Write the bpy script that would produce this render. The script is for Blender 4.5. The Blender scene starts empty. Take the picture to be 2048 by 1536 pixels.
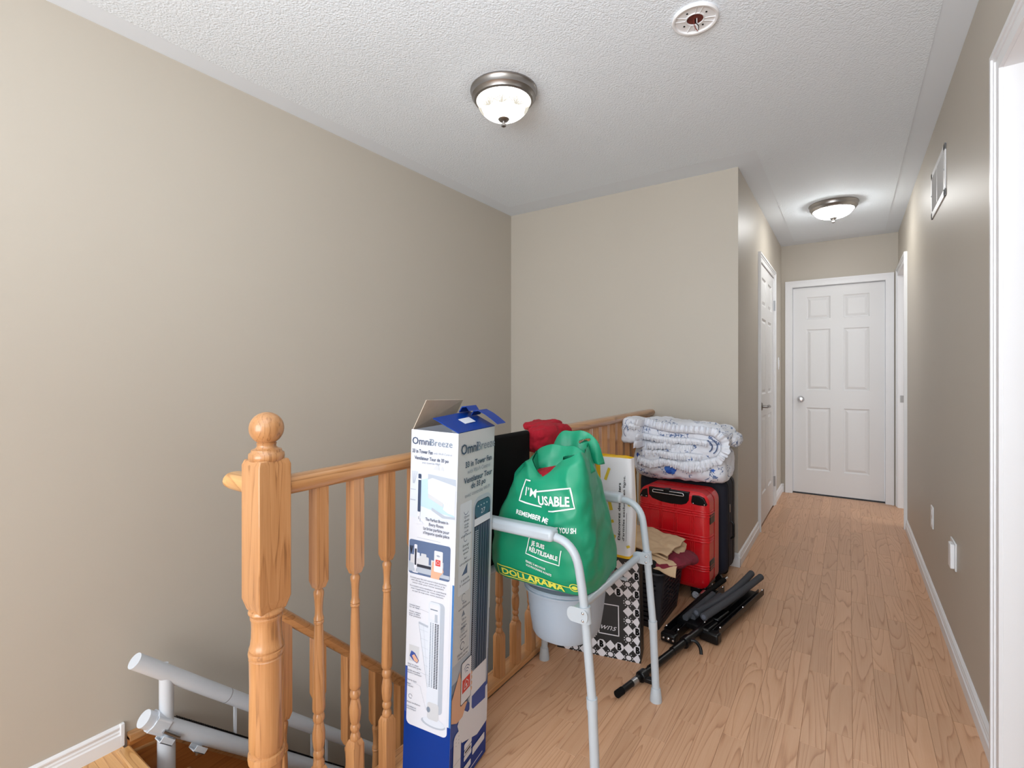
import bpy, bmesh, math, random
from mathutils import Vector, Matrix, noise
from mathutils.bvhtree import BVHTree
random.seed(7)
SC = bpy.context.scene
COL = SC.collection
PI = math.pi

# ------------------------------------------------------------------ camera, light, exposure
cam_d = bpy.data.cameras.new('camera'); cam = bpy.data.objects.new('camera', cam_d); COL.objects.link(cam)
cam.location = (0, 0, 1.181); cam.rotation_euler = (PI/2, 0, 0.599)
cam_d.sensor_fit = 'HORIZONTAL'; cam_d.sensor_width = 36; cam_d.lens = 36*987.5/2048
cam_d.shift_y = -21.8/2048; cam_d.clip_start = 0.05
SC.camera = cam
SC.view_settings.view_transform = 'Standard'; SC.view_settings.look = 'None'
SC.view_settings.gamma = 1.0; SC.view_settings.use_curve_mapping = False
SC.view_settings.exposure = 0.24
W = bpy.data.worlds.new('world'); SC.world = W; W.use_nodes = True
W.node_tree.nodes['Background'].inputs[0].default_value = (0.85, 0.92, 1.0, 1)
W.node_tree.nodes['Background'].inputs[1].default_value = 1.0
def area(name, loc, rot, sx, sy, power, color=(1, 1, 1)):
    l = bpy.data.lights.new(name, 'AREA'); l.shape = 'RECTANGLE'; l.size = sx; l.size_y = sy; l.energy = power; l.color = color
    o = bpy.data.objects.new(name, l); COL.objects.link(o); o.location = loc; o.rotation_euler = rot
    return o
area('rear_fill_light', (-0.5, -2.12, 1.25), (PI/2, 0, 0), 2.6, 1.9, 84, (0.90, 0.955, 1.0))  # added fill light behind the camera, set before the invented rear window
area('ceiling_fill_light', (-0.2, -0.4, 1.6), (PI-0.55, 0, 0), 1.2, 0.8, 31, (0.88, 0.945, 1.0))  # added fill aimed up at the ceiling; no such source is seen
area('far_side_room_fill', (2.45, 4.6, 1.4), (0, PI/2, 0), 1.6, 1.6, 26, (0.94, 0.97, 1.0))  # added to brighten the hall through the far doorway
area('side_room_fill', (2.45, 1.0, 1.4), (0, PI/2, 0), 1.6, 1.8, 13, (0.94, 0.97, 1.0))  # area light added in the unseen side room, shining through the near doorway
area('stairwell_fill', (-1.7, 0.2, -1.2), (PI/2, 0, 0), 0.9, 1.2, 12, (1, 0.98, 0.95))  # added under the landing to brighten the stairwell; there is no window here
LAMP_E = 9.0

# ------------------------------------------------------------------ materials
def lin(c):
    return tuple(((x/255)/12.92 if x/255 <= 0.04045 else ((x/255+0.055)/1.055)**2.4) for x in c)
def mat(name, rgb, rough=0.5, metal=0.0, spec=0.5, bump=None, vary=None, emit=None, coat=0.0, sheen=0.0):
    m = bpy.data.materials.new(name); m.use_nodes = True
    nt = m.node_tree; b = nt.nodes['Principled BSDF']
    c = lin(rgb); b.inputs['Base Color'].default_value = (*c, 1)
    b.inputs['Roughness'].default_value = rough; b.inputs['Metallic'].default_value = metal
    b.inputs['Specular IOR Level'].default_value = spec
    b.inputs['Coat Weight'].default_value = coat; b.inputs['Coat Roughness'].default_value = 0.15
    b.inputs['Sheen Weight'].default_value = sheen
    tc = nt.nodes.new('ShaderNodeTexCoord')
    if vary:                                  # (scale, amount)
        n = nt.nodes.new('ShaderNodeTexNoise'); n.inputs['Scale'].default_value = vary[0]; n.inputs['Detail'].default_value = 5
        r = nt.nodes.new('ShaderNodeValToRGB'); nt.links.new(tc.outputs['Object'], n.inputs['Vector'])
        r.color_ramp.elements[0].position = 0.3; r.color_ramp.elements[1].position = 0.7
        k = vary[1]
        r.color_ramp.elements[0].color = (*[x*(1-k) for x in c], 1); r.color_ramp.elements[1].color = (*[min(1, x*(1+k)) for x in c], 1)
        nt.links.new(n.outputs[0], r.inputs[0]); nt.links.new(r.outputs[0], b.inputs['Base Color'])
    if bump:                                  # (scale, strength, distance)
        n = nt.nodes.new('ShaderNodeTexNoise'); n.inputs['Scale'].default_value = bump[0]; n.inputs['Detail'].default_value = 4
        bp = nt.nodes.new('ShaderNodeBump'); bp.inputs['Strength'].default_value = bump[1]; bp.inputs['Distance'].default_value = bump[2]
        nt.links.new(tc.outputs['Object'], n.inputs['Vector']); nt.links.new(n.outputs[0], bp.inputs['Height']); nt.links.new(bp.outputs[0], b.inputs['Normal'])
    if emit:
        b.inputs['Emission Color'].default_value = (*emit[0], 1); b.inputs['Emission Strength'].default_value = emit[1]
    return m
def wood(name, c1, c2, c3, axis='Y', contour=26, stretch=(9, 0.9, 9), rough=0.35, coat=0.0, tone=0.0, fine=0.35, spec=0.5):
    """oak: contour lines of a stretched noise give the cathedral grain, a finer noise the pores"""
    m = bpy.data.materials.new(name); m.use_nodes = True
    nt = m.node_tree; N = nt.nodes; Lk = nt.links; b = N['Principled BSDF']
    tc = N.new('ShaderNodeTexCoord'); oi = N.new('ShaderNodeObjectInfo')
    mul = N.new('ShaderNodeVectorMath'); mul.operation = 'SCALE'; mul.inputs[0].default_value = (17.3, 31.7, 9.1)
    Lk.new(oi.outputs['Random'], mul.inputs['Scale'])
    add = N.new('ShaderNodeVectorMath'); add.operation = 'ADD'
    Lk.new(tc.outputs['Object'], add.inputs[0]); Lk.new(mul.outputs[0], add.inputs[1])
    sc = N.new('ShaderNodeVectorMath'); sc.operation = 'MULTIPLY'
    s = stretch if axis == 'Y' else ((stretch[1], stretch[0], stretch[2]) if axis == 'X' else (stretch[0], stretch[2], stretch[1]))
    sc.inputs[1].default_value = s; Lk.new(add.outputs[0], sc.inputs[0])
    n1 = N.new('ShaderNodeTexNoise'); n1.inputs['Scale'].default_value = 1.0; n1.inputs['Detail'].default_value = 1.5; n1.inputs['Roughness'].default_value = 0.35
    Lk.new(sc.outputs[0], n1.inputs['Vector'])
    m1 = N.new('ShaderNodeMath'); m1.operation = 'MULTIPLY'; m1.inputs[1].default_value = contour; Lk.new(n1.outputs[0], m1.inputs[0])
    fr = N.new('ShaderNodeMath'); fr.operation = 'FRACT'; Lk.new(m1.outputs[0], fr.inputs[0])
    r1 = N.new('ShaderNodeValToRGB'); e = r1.color_ramp.elements
    e[0].position = 0.0; e[0].color = (0.25, 0.25, 0.25, 1); e[1].position = 1.0; e[1].color = (0.9, 0.9, 0.9, 1)
    x = e.new(0.28); x.color = (0.75, 0.75, 0.75, 1); x = e.new(0.93); x.color = (1, 1, 1, 1); e[-1].color = (0.3, 0.3, 0.3, 1)
    Lk.new(fr.outputs[0], r1.inputs[0])
    sc2 = N.new('ShaderNodeVectorMath'); sc2.operation = 'MULTIPLY'; f = (260, 9, 260)
    sc2.inputs[1].default_value = f if axis == 'Y' else ((9, 260, 260) if axis == 'X' else (260, 260, 9)); Lk.new(add.outputs[0], sc2.inputs[0])
    n2 = N.new('ShaderNodeTexNoise'); n2.inputs['Scale'].default_value = 1; n2.inputs['Detail'].default_value = 3; Lk.new(sc2.outputs[0], n2.inputs['Vector'])
    mx = N.new('ShaderNodeMix'); mx.data_type = 'FLOAT'; mx.inputs[0].default_value = fine
    Lk.new(r1.outputs[0], mx.inputs[2]); Lk.new(n2.outputs[0], mx.inputs[3])
    r2 = N.new('ShaderNodeValToRGB'); e = r2.color_ramp.elements
    e[0].position = 0.22; e[0].color = (*lin(c3), 1); e[1].position = 0.85; e[1].color = (*lin(c1), 1); x = e.new(0.5); x.color = (*lin(c2), 1)
    Lk.new(mx.outputs[0], r2.inputs[0])
    hs = N.new('ShaderNodeHueSaturation'); Lk.new(r2.outputs[0], hs.inputs['Color'])
    mr = N.new('ShaderNodeMapRange'); mr.inputs[3].default_value = 1-tone; mr.inputs[4].default_value = 1+tone
    Lk.new(oi.outputs['Random'], mr.inputs[0]); Lk.new(mr.outputs[0], hs.inputs['Value'])
    Lk.new(hs.outputs[0], b.inputs['Base Color'])
    b.inputs['Roughness'].default_value = rough; b.inputs['Coat Weight'].default_value = coat; b.inputs['Coat Roughness'].default_value = 0.12
    b.inputs['Specular IOR Level'].default_value = spec
    return m

M = {}
M['wall'] = mat('beige_paint', (190, 182, 170), 0.47, spec=0.35, bump=(420, 0.06, 0.001), vary=(1.3, 0.012))
M['ceil'] = mat('smooth_ceiling_paint', (231, 238, 246), 0.75)
def stipple():
    m = mat('stippled_plaster', (235, 243, 251), 0.8); nt = m.node_tree; b = nt.nodes['Principled BSDF']
    tc = nt.nodes.new('ShaderNodeTexCoord')
    n = nt.nodes.new('ShaderNodeTexNoise'); n.inputs['Scale'].default_value = 120; n.inputs['Detail'].default_value = 3; n.inputs['Distortion'].default_value = 0.8
    v = nt.nodes.new('ShaderNodeTexVoronoi'); v.inputs['Scale'].default_value = 150; v.feature = 'SMOOTH_F1'
    a = nt.nodes.new('ShaderNodeMath'); a.operation = 'SUBTRACT'
    bp = nt.nodes.new('ShaderNodeBump'); bp.inputs['Strength'].default_value = 0.7; bp.inputs['Distance'].default_value = 0.0026
    for t in (n, v): nt.links.new(tc.outputs['Object'], t.inputs['Vector'])
    nt.links.new(n.outputs[0], a.inputs[0]); nt.links.new(v.outputs['Distance'], a.inputs[1]); nt.links.new(a.outputs[0], bp.inputs['Height'])
    nt.links.new(bp.outputs[0], b.inputs['Normal']); return m
M['stipple'] = stipple()
M['white'] = mat('white_trim_paint', (233, 233, 235), 0.38, bump=(60, 0.03, 0.001))
M['door'] = mat('white_door_paint', (228, 228, 229), 0.42, bump=(90, 0.04, 0.001))
M['plank'] = wood('laminate_oak', (212, 168, 134), (202, 155, 120), (162, 114, 82), 'Y', 20, (10, 0.75, 10), 0.38, 0.0, 0.075, 0.42, spec=0.4)
M['slab'] = mat('floor_underlay', (150, 112, 84), 0.6)
M['oakz'] = wood('varnished_oak_upright', (202, 150, 102), (186, 132, 84), (126, 82, 45), 'Z', 9, (22, 0.8, 22), 0.3, 0.4, 0.05, 0.62)
M['oaky'] = wood('varnished_oak_rail', (200, 148, 98), (184, 130, 80), (128, 82, 44), 'Y', 9, (16, 1.4, 16), 0.28, 0.5, 0.05, 0.45)
M['oakx'] = wood('varnished_oak_tread', (224, 172, 112), (208, 154, 94), (170, 114, 62), 'X', 14, (12, 1.4, 12), 0.28, 0.4, 0.05, 0.4)
M['skirt'] = wood('stained_oak_skirt', (196, 124, 62), (180, 108, 52), (142, 80, 36), 'Y', 12, (12, 1.2, 12), 0.3, 0.4, 0.02, 0.5)
M['lift'] = mat('white_powder_coat', (216, 221, 228), 0.3, vary=(9, 0.02))
M['steel'] = mat('zinc_steel', (190, 192, 196), 0.3, 1.0)
M['chrome'] = mat('chrome', (215, 215, 218), 0.15, 1.0)
M['nickel'] = mat('brushed_nickel', (150, 146, 143), 0.33, 1.0)
M['black'] = mat('black_plastic', (11, 11, 13), 0.32, spec=0.35)
M['blackmatt'] = mat('black_matt', (9, 9, 10), 0.75, spec=0.15)
M['dark'] = mat('dark_gap', (40, 38, 38), 0.8)
M['grey'] = mat('pale_grey_enamel', (182, 191, 199), 0.32, coat=0.2)
M['pail'] = mat('grey_blue_plastic', (164, 176, 190), 0.38)
M['rubber'] = mat('grey_rubber', (182, 188, 194), 0.6)
M['foam'] = mat('charcoal_foam', (64, 66, 72), 0.85, bump=(500, 0.3, 0.001))
M['card'] = mat('plain_cardboard', (182, 166, 150), 0.8, vary=(30, 0.05))
M['cardw'] = mat('white_coated_card', (214, 218, 228), 0.35)
M['cardblue'] = mat('blue_coated_card', (3, 52, 136), 0.4, spec=0.2)
M['navy'] = mat('navy_fabric', (16, 20, 38), 0.75, bump=(700, 0.3, 0.001))
M['red'] = mat('red_glossy_shell', (205, 12, 26), 0.28, coat=0.3)
M['fleece'] = mat('red_fleece', (160, 6, 32), 0.95, sheen=0.0, vary=(14, 0.12), bump=(160, 0.4, 0.002))
M['green'] = mat('green_bag_cloth', (12, 142, 104), 0.42, bump=(900, 0.15, 0.0006), vary=(7, 0.06))
def crinkle(m, sc, dist, st):
    nt = m.node_tree; b = nt.nodes['Principled BSDF']; old = b.inputs['Normal'].links[0].from_node if b.inputs['Normal'].links else None
    tc = nt.nodes.new('ShaderNodeTexCoord'); n = nt.nodes.new('ShaderNodeTexNoise'); n.noise_type = 'RIDGED_MULTIFRACTAL'; n.inputs['Scale'].default_value = sc; n.inputs['Detail'].default_value = 3; n.inputs['Distortion'].default_value = 0.6
    bp = nt.nodes.new('ShaderNodeBump'); bp.inputs['Strength'].default_value = st; bp.inputs['Distance'].default_value = dist
    nt.links.new(tc.outputs['Object'], n.inputs['Vector']); nt.links.new(n.outputs[0], bp.inputs['Height'])
    if old: nt.links.new(old.outputs[0], bp.inputs['Normal'])
    nt.links.new(bp.outputs[0], b.inputs['Normal'])
crinkle(M['green'], 7, 0.008, 0.55)
M['tan'] = mat('tan_cotton', (205, 176, 142), 0.85, bump=(600, 0.2, 0.0006), vary=(9, 0.06))
M['maroon'] = mat('maroon_cotton', (122, 30, 50), 0.85, vary=(9, 0.1))
M['blackcloth'] = mat('black_cloth', (12, 11, 12), 0.95)
M['basket'] = mat('charcoal_basket_plastic', (42, 42, 48), 0.5)
M['mustard'] = mat('yellow_bag_plastic', (222, 178, 30), 0.45)
M['paperw'] = mat('white_bag_plastic', (222, 222, 226), 0.45, bump=(25, 0.3, 0.004))
M['bagblack'] = mat('black_bag_paper', (12, 12, 15), 0.4, bump=(30, 0.2, 0.003))
def flat(name, rgb, rough=0.5): 
    if name not in M: M[name] = mat(name, rgb, rough)
    return M[name]

# ------------------------------------------------------------------ mesh builder
class MB:
    def __init__(s): s.v = []; s.f = []; s.m = []
    def add(s, vs, fs, mi=0):
        o = len(s.v); s.v += [Vector(p) for p in vs]; s.f += [tuple(i+o for i in f) for f in fs]; s.m += [mi]*len(fs); return s
    def box(s, a, b, mi=0, R=None, c=None):
        (x0, y0, z0), (x1, y1, z1) = a, b
        vs = [Vector(p) for p in ((x0,y0,z0),(x1,y0,z0),(x1,y1,z0),(x0,y1,z0),(x0,y0,z1),(x1,y0,z1),(x1,y1,z1),(x0,y1,z1))]
        if R is not None: c = Vector(c) if c is not None else Vector((0,0,0)); vs = [R @ p + c for p in vs]
        return s.add(vs, [(0,3,2,1),(4,5,6,7),(0,1,5,4),(1,2,6,5),(2,3,7,6),(3,0,4,7)], mi)
    def tube(s, path, r, seg=12, mi=0, cap=True, squash=None):
        P = [Vector(p) for p in path]; n = len(P); rs = r if isinstance(r, (list, tuple)) else [r]*n
        T = [(P[min(i+1, n-1)]-P[max(i-1, 0)]).normalized() for i in range(n)]
        up = Vector((0,0,1)) if abs(T[0].z) < 0.9 else Vector((0,1,0))
        A = T[0].cross(up).normalized(); vs = []; fs = []
        for i in range(n):
            A = (A - T[i]*A.dot(T[i])).normalized(); B = T[i].cross(A)
            sx, sy = squash if squash else (1, 1)
            for k in range(seg):
                t = 2*PI*k/seg; vs.append(P[i]+A*math.cos(t)*rs[i]*sx+B*math.sin(t)*rs[i]*sy)
        for i in range(n-1):
            for k in range(seg):
                a = i*seg+k; b = i*seg+(k+1) % seg; fs.append((a, a+seg, b+seg, b))
        if cap: fs.append(tuple(range(seg))); fs.append(tuple(range((n-1)*seg, n*seg))[::-1])
        return s.add(vs, fs, mi)
    def lathe(s, prof, c=(0,0,0), seg=24, axis='Z', mi=0, R=None):
        vs = []; fs = []; n = len(prof); c = Vector(c)
        for r, z in prof:
            for k in range(seg):
                t = 2*PI*k/seg; x, y = r*math.cos(t), r*math.sin(t)
                p = Vector((x, y, z)) if axis == 'Z' else (Vector((x, z, y)) if axis == 'Y' else Vector((z, x, y)))
                if R is not None: p = R @ p
                vs.append(p+c)
        for i in range(n-1):
            for k in range(seg):
                a = i*seg+k; b = i*seg+(k+1) % seg; fs.append((a, b, b+seg, a+seg))
        fs.append(tuple(range(seg))[::-1]); fs.append(tuple(range((n-1)*seg, n*seg)))
        return s.add(vs, fs, mi)
    def prism(s, poly, d0, d1, frame, mi=0):
        """poly of (a,b), frame(a,b,d)->Vector"""
        n = len(poly); vs = [frame(a, b, d0) for a, b in poly]+[frame(a, b, d1) for a, b in poly]
        fs = [tuple(range(n))[::-1], tuple(range(n, 2*n))]+[(i, (i+1) % n, (i+1) % n+n, i+n) for i in range(n)]
        return s.add(vs, fs, mi)
    def grid(s, nu, nv, fn, mi=0, wrap=False):
        vs = [fn(i/(nu if wrap else nu-1), j/(nv-1)) for j in range(nv) for i in range(nu)]
        fs = []
        for j in range(nv-1):
            for i in range(nu if wrap else nu-1):
                a = j*nu+i; b = j*nu+(i+1) % nu; fs.append((a, b, b+nu, a+nu))
        return s.add(vs, fs, mi)
    def build(s, name, mats, parent=None, smooth=None, bevel=None, subsurf=0, solid=None, kind=None, label=None, wn=False, origin=None):
        mats = mats if isinstance(mats, (list, tuple)) else [mats]
        xs = [p.x for p in s.v]; ys = [p.y for p in s.v]; zs = [p.z for p in s.v]
        o = Vector(origin) if origin is not None else Vector(((min(xs)+max(xs))/2, (min(ys)+max(ys))/2, min(zs)))
        me = bpy.data.meshes.new(name); me.from_pydata([p-o for p in s.v], [], s.f)
        for m_ in mats: me.materials.append(M[m_] if isinstance(m_, str) else m_)
        for p, mi in zip(me.polygons, s.m): p.material_index = mi
        bm = bmesh.new(); bm.from_mesh(me)
        if smooth != 'flat2d': bmesh.ops.recalc_face_normals(bm, faces=bm.faces)
        bm.to_mesh(me); bm.free(); me.update()
        if smooth and smooth != 'flat2d':
            me.shade_smooth(); me.set_sharp_from_angle(angle=math.radians(smooth))
        ob = bpy.data.objects.new(name, me); COL.objects.link(ob)
        if parent is not None:
            ob.parent = parent; ob.location = o-wloc(parent)
        else: ob.location = o
        if solid: md = ob.modifiers.new('solidify', 'SOLIDIFY'); md.thickness = solid; md.offset = 0
        if bevel:
            md = ob.modifiers.new('bevel', 'BEVEL'); md.width = bevel[0]; md.segments = bevel[1]; md.limit_method = 'ANGLE'; md.angle_limit = math.radians(40)
            if smooth is None: me.shade_smooth(); me.set_sharp_from_angle(angle=math.radians(50))
            md.harden_normals = False
        if subsurf: md = ob.modifiers.new('subsurf', 'SUBSURF'); md.levels = subsurf; md.render_levels = subsurf
        if kind: ob['kind'] = kind
        if label: ob['label'] = label
        return ob
def wloc(o):
    v = Vector(o.location)
    while o.parent: o = o.parent; v += o.location
    return v
def thing(name, label, cat, loc, group=None):
    o = bpy.data.objects.new(name, None); COL.objects.link(o); o.location = loc; o.empty_display_size = 0.05
    o['label'] = label; o['category'] = cat
    if group: o['group'] = group
    return o
def tag(o, label, cat, group=None):
    o['label'] = label; o['category'] = cat
    if group: o['group'] = group
    return o
def structure(name, loc=(0,0,0)):
    o = bpy.data.objects.new(name, None); COL.objects.link(o); o.location = loc; o['kind'] = 'structure'; return o
def fillet(pts, r, n=6):
    P = [Vector(p) for p in pts]; out = [P[0]]
    for i in range(1, len(P)-1):
        a = (P[i-1]-P[i]); b = (P[i+1]-P[i]); d = min(r, a.length*0.49, b.length*0.49)
        p0 = P[i]+a.normalized()*d; p2 = P[i]+b.normalized()*d
        for k in range(n+1):
            t = k/n; out.append(p0*(1-t)**2+P[i]*2*t*(1-t)+p2*t*t)
    out.append(P[-1]); return out
def nz(p, s, seed=0): return noise.noise(Vector(p)*s+Vector((seed*3.7, seed*1.3, seed*7.1)))
_tc = {}
def text2d(s, bold=0.0, shear=0.0):
    k = (s, bold, shear)
    if k in _tc: return _tc[k]
    c = bpy.data.curves.new('t', 'FONT'); c.body = s; c.size = 1; c.offset = bold; c.shear = shear; c.resolution_u = 2
    o = bpy.data.objects.new('t', c); COL.objects.link(o)
    bpy.context.view_layer.update()
    me = bpy.data.meshes.new_from_object(o.evaluated_get(bpy.context.evaluated_depsgraph_get()))
    vs = [(v.co.x, v.co.y) for v in me.vertices]; fs = [tuple(p.vertices) for p in me.polygons]
    bpy.data.objects.remove(o); bpy.data.curves.remove(c); bpy.data.meshes.remove(me)
    x0 = min(v[0] for v in vs); x1 = max(v[0] for v in vs)
    _tc[k] = ([(x-x0, y) for x, y in vs], fs, x1-x0); return _tc[k]
def put_text(mb, s, x0, x1, y, h, fr, mi=0, d=0.0004, bold=0.0, shear=0.0, rot=0.0):
    """text from x0 to x1 on baseline y, cap height h; fr(a,b,d)->Vector"""
    vs, fs, w = text2d(s, bold, shear); sx = (x1-x0)/w; sy = h/0.7; c, sn = math.cos(rot), math.sin(rot)
    mb.add([fr(x0+a*sx*c-b*sy*sn, y+a*sx*sn+b*sy*c, d) for a, b in vs], fs, mi)
def poly2(mb, pts, fr, mi=0, d=0.0003): mb.add([fr(a, b, d) for a, b in pts], [tuple(range(len(pts)))], mi)
def rect2(mb, a0, b0, a1, b1, fr, mi=0, d=0.0003): poly2(mb, [(a0,b0),(a1,b0),(a1,b1),(a0,b1)], fr, mi, d)
def rrect(a0, b0, a1, b1, r, n=5):
    out = []
    for cx, cy, t0 in ((a1-r, b0+r, -PI/2), (a1-r, b1-r, 0), (a0+r, b1-r, PI/2), (a0+r, b0+r, PI)):
        for k in range(n+1): t = t0+PI/2*k/n; out.append((cx+r*math.cos(t), cy+r*math.sin(t)))
    return out
def ellipse(cx, cy, rx, ry, n=20, t0=0, t1=2*PI): return [(cx+rx*math.cos(t0+(t1-t0)*k/n), cy+ry*math.sin(t0+(t1-t0)*k/n)) for k in range(n)]
def stroke(mb, pts, w, fr, mi=0, d=0.0005):
    """flat ribbon along pts"""
    n = len(pts); L = []; 
    for i in range(n):
        a = pts[max(i-1, 0)]; b = pts[min(i+1, n-1)]; dx, dy = b[0]-a[0], b[1]-a[1]; q = math.hypot(dx, dy) or 1
        nx, ny = -dy/q*w/2, dx/q*w/2; L.append((pts[i][0]+nx, pts[i][1]+ny)); L.append((pts[i][0]-nx, pts[i][1]-ny))
    mb.add([fr(a, b, d) for a, b in L], [(2*i, 2*i+1, 2*i+3, 2*i+2) for i in range(n-1)], mi)

# ------------------------------------------------------------------ room shell
XR, XL, XLL, YB, YF, CE = 0.362, -0.559, -2.2394, 3.267, 5.58, 2.44
def boxes(name, lst, m, kind='structure', **kw):
    mb = MB()
    for a, b in lst: mb.box(a, b)
    return mb.build(name, m, kind=kind, **kw)
boxes('wall_left', [((XLL-0.12, -2.3, -2.8), (XLL, YB, CE))], 'wall')
boxes('wall_back', [((XLL-0.12, YB, -2.8), (XL-0.0, YB+0.11, CE))], 'wall')
boxes('wall_hall', [((XL-0.11, YB+0.11, 0), (XL, 4.115, CE)), ((XL-0.11, 4.955, 0), (XL, YF, CE)), ((XL-0.11, 4.115, 2.035), (XL, 4.955, CE))], 'wall')
boxes('wall_far', [((XL-0.11, YF, 0), (-0.475, YF+0.12, CE)), ((0.285, YF, 0), (2.6, YF+0.12, CE)), ((-0.475, YF, 2.035), (0.285, YF+0.12, CE))], 'wall')
boxes('wall_right', [((XR, 1.95, 0), (XR+0.12, 4.80, CE)), ((XR, 5.495, 0), (XR+0.12, YF, CE)), ((XR, 4.80, 2.05), (XR+0.12, 5.495, CE)),
                     ((XR, 1.12, 2.06), (XR+0.12, 1.95, CE)), ((XR, -2.3, 0), (XR+0.12, 1.12, CE))], 'wall')
boxes('wall_rear', [((XLL-0.12, -2.42, -2.8), (2.6, -2.3, 0.25)), ((XLL-0.12, -2.42, 2.25), (2.6, -2.3, CE)), ((XLL-0.12, -2.42, 0.25), (-1.85, -2.3, 2.25)), ((0.85, -2.42, 0.25), (2.6, -2.3, 2.25))], 'wall')
boxes('wall_side_room', [((2.6, -2.42, 0), (2.7, YF+0.12, CE))], 'wall')
boxes('ceiling', [((XLL-0.12, -2.42, CE), (2.7, YB+0.11, CE+0.12)), ((XL-0.11, YB+0.11, CE), (2.7, YF+0.12, CE+0.12))], 'ceil')
ceil = bpy.data.objects['ceiling']
mb = MB()
z = CE-0.0025
mb.v = []; 
pl = [(XLL+0.11, -2.2), (XR-0.10, -2.2), (XR-0.10, YF-0.16), (XL+0.125, YF-0.16), (XL+0.125, YB-0.19), (XLL+0.11, YB-0.19)]
mb.prism(pl, z, CE+0.001, lambda a, b, d: Vector((a, b, d)))
mb.build('stippled_panel', 'stipple', ceil)
# floors
fl = boxes('floor', [((-1.061, -2.3, -0.25), (2.6, YB, -0.012)), ((XL-0.1, YB, -0.25), (2.6, YF+0.1, -0.012))], 'slab')
PW = 0.0705
def plank(parent, x0, x1, y0, y1, z=0.0, m='plank', ch=0.0006, name='plank'):
    g = 0.0002
    x0 += g; x1 -= g; y0 += g; y1 -= g
    mbp = MB(); c = ch
    vs = [(x0,y0,z-0.012),(x1,y0,z-0.012),(x1,y1,z-0.012),(x0,y1,z-0.012),(x0,y0,z-c),(x1,y0,z-c),(x1,y1,z-c),(x0,y1,z-c),(x0+c,y0+c,z),(x1-c,y0+c,z),(x1-c,y1-c,z),(x0+c,y1-c,z)]
    fs = [(0,3,2,1),(8,9,10,11)]+[(i,(i+1)%4,(i+1)%4+4,i+4) for i in range(4)]+[(i+4,(i+1)%4+4,(i+1)%4+8,i+8) for i in range(4)]
    mbp.add(vs, fs); return mbp.build(name, m, parent)
rows = []
x = XR
k = 0
while x > -1.081:
    xa = max(x-PW, -1.081)
    if x-xa < 0.006: break
    end = YF+0.02 if xa > XL-0.03 else YB
    y = 0.75-random.random()*0.25
    while y < end:
        L_ = random.choice((0.32, 0.40, 0.46, 0.52)); yb = min(y+L_, end)
        if end-yb < 0.08: yb = end
        plank(fl, xa if xa > XL-0.03 or yb <= YB+0.001 else xa, x, y, yb); y = yb
    plank(fl, xa, x, -2.3, 0.5) if False else None
    x = xa
# laminate behind the camera and in the side room, out of the photograph: wide boards
boxes('floor_near', [((-1.06, -2.3, -0.012), (XR, 0.50, 0.0)), ((XR, -2.3, -0.012), (2.6, YF, 0.0))], 'plank')
bpy.data.objects['floor_near'].name = 'floor.001'
mb = MB(); mb.box((-1.06, 0.5, -0.012), (XR, 0.76, -0.0009)); mb.build('underlay', 'plank', fl)
# landing one riser down, stairs, skirt
RISE, RUN, Y0 = 0.2045, 0.22, 0.70
land = boxes('floor.002', [((XLL, -2.3, -0.30), (-1.07, Y0-0.03, -RISE-0.012))], 'slab')
yy = Y0
w_ = [0.62, 0.70, 0.50, 0.69]
for r in range(10):
    ya = yy-0.085; xx = XLL+0.005
    j = 0
    while xx < -1.07:
        xb = min(xx+w_[(j+r) % 4], -1.07)
        if -1.07-xb < 0.1: xb = -1.07
        plank(land, xx, xb, ya, yy, -RISE, 'oakx', 0.001); xx = xb; j += 1
    yy = ya
mb = MB(); mb.box((XLL, -2.3, -RISE-0.012), (-1.07, yy, -RISE)); mb.build('boards', 'oakx', land)
st = structure('staircase', (-1.7, 0.7, -2.65))
for i in range(1, 12):
    zt = -RISE*(i+1)
    y0 = Y0+RUN*(i-1)
    if zt < -2.6 or y0+RUN > YB: break
    mb = MB(); mb.box((XLL+0.03, y0-0.025, zt-0.028), (-1.15, y0+RUN, zt)); mb.build('tread', 'oakx', st, bevel=(0.008, 2))
    mb = MB(); mb.box((XLL+0.03, y0-0.012, zt+0.0), (-1.15, y0, zt+RISE-0.028)); mb.build('riser', 'oakx', st)
mb = MB(); mb.box((XLL+0.03, Y0-0.028, -RISE-0.014), (-1.07, Y0+0.016, -RISE+0.006)); mb.build('landing_nosing', 'oakx', st, bevel=(0.007, 3))
yE = 3.2
def sk(y): return -0.195-0.93*(y-0.84)
mb = MB()
mb.prism([(0.715, -0.178), (0.84, -0.188), (yE, sk(yE)), (yE, sk(yE)-0.45), (0.715, -0.62)], XLL+0.002, XLL+0.028, lambda a, b, d: Vector((d, a, b)))
mb.build('skirt_board', 'skirt', st)
mb = MB()
mb.prism([(0.715, -0.165), (0.845, -0.176), (yE, sk(yE)+0.012), (yE, sk(yE)-0.012), (0.84, -0.198), (0.715, -0.188)], XLL+0.001, XLL+0.036, lambda a, b, d: Vector((d, a, b)))
mb.build('skirt_cap', 'oaky', st)
mb = MB()
mb.prism([(0.715, -0.225), (0.835, -0.237), (yE, sk(yE)-0.045), (yE, sk(yE)-0.055), (0.83, -0.248), (0.715, -0.236)], XLL+0.001, XLL+0.032, lambda a, b, d: Vector((d, a, b)))
mb.build('skirt_bead', 'oaky', st)
boxes('wall_stairwell', [((-1.145, Y0-0.06, -2.8), (-1.062, YB, -0.012)), ((-1.062, -2.3, -2.8), (-1.0, Y0-0.06, -0.25)), ((XLL, -2.3, -2.8), (-1.145, -2.2, -0.3))], 'wall')
boxes('floor.003', [((XLL-0.12, -2.3, -2.9), (-1.0, YB+0.1, -2.66))], 'plank')
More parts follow.
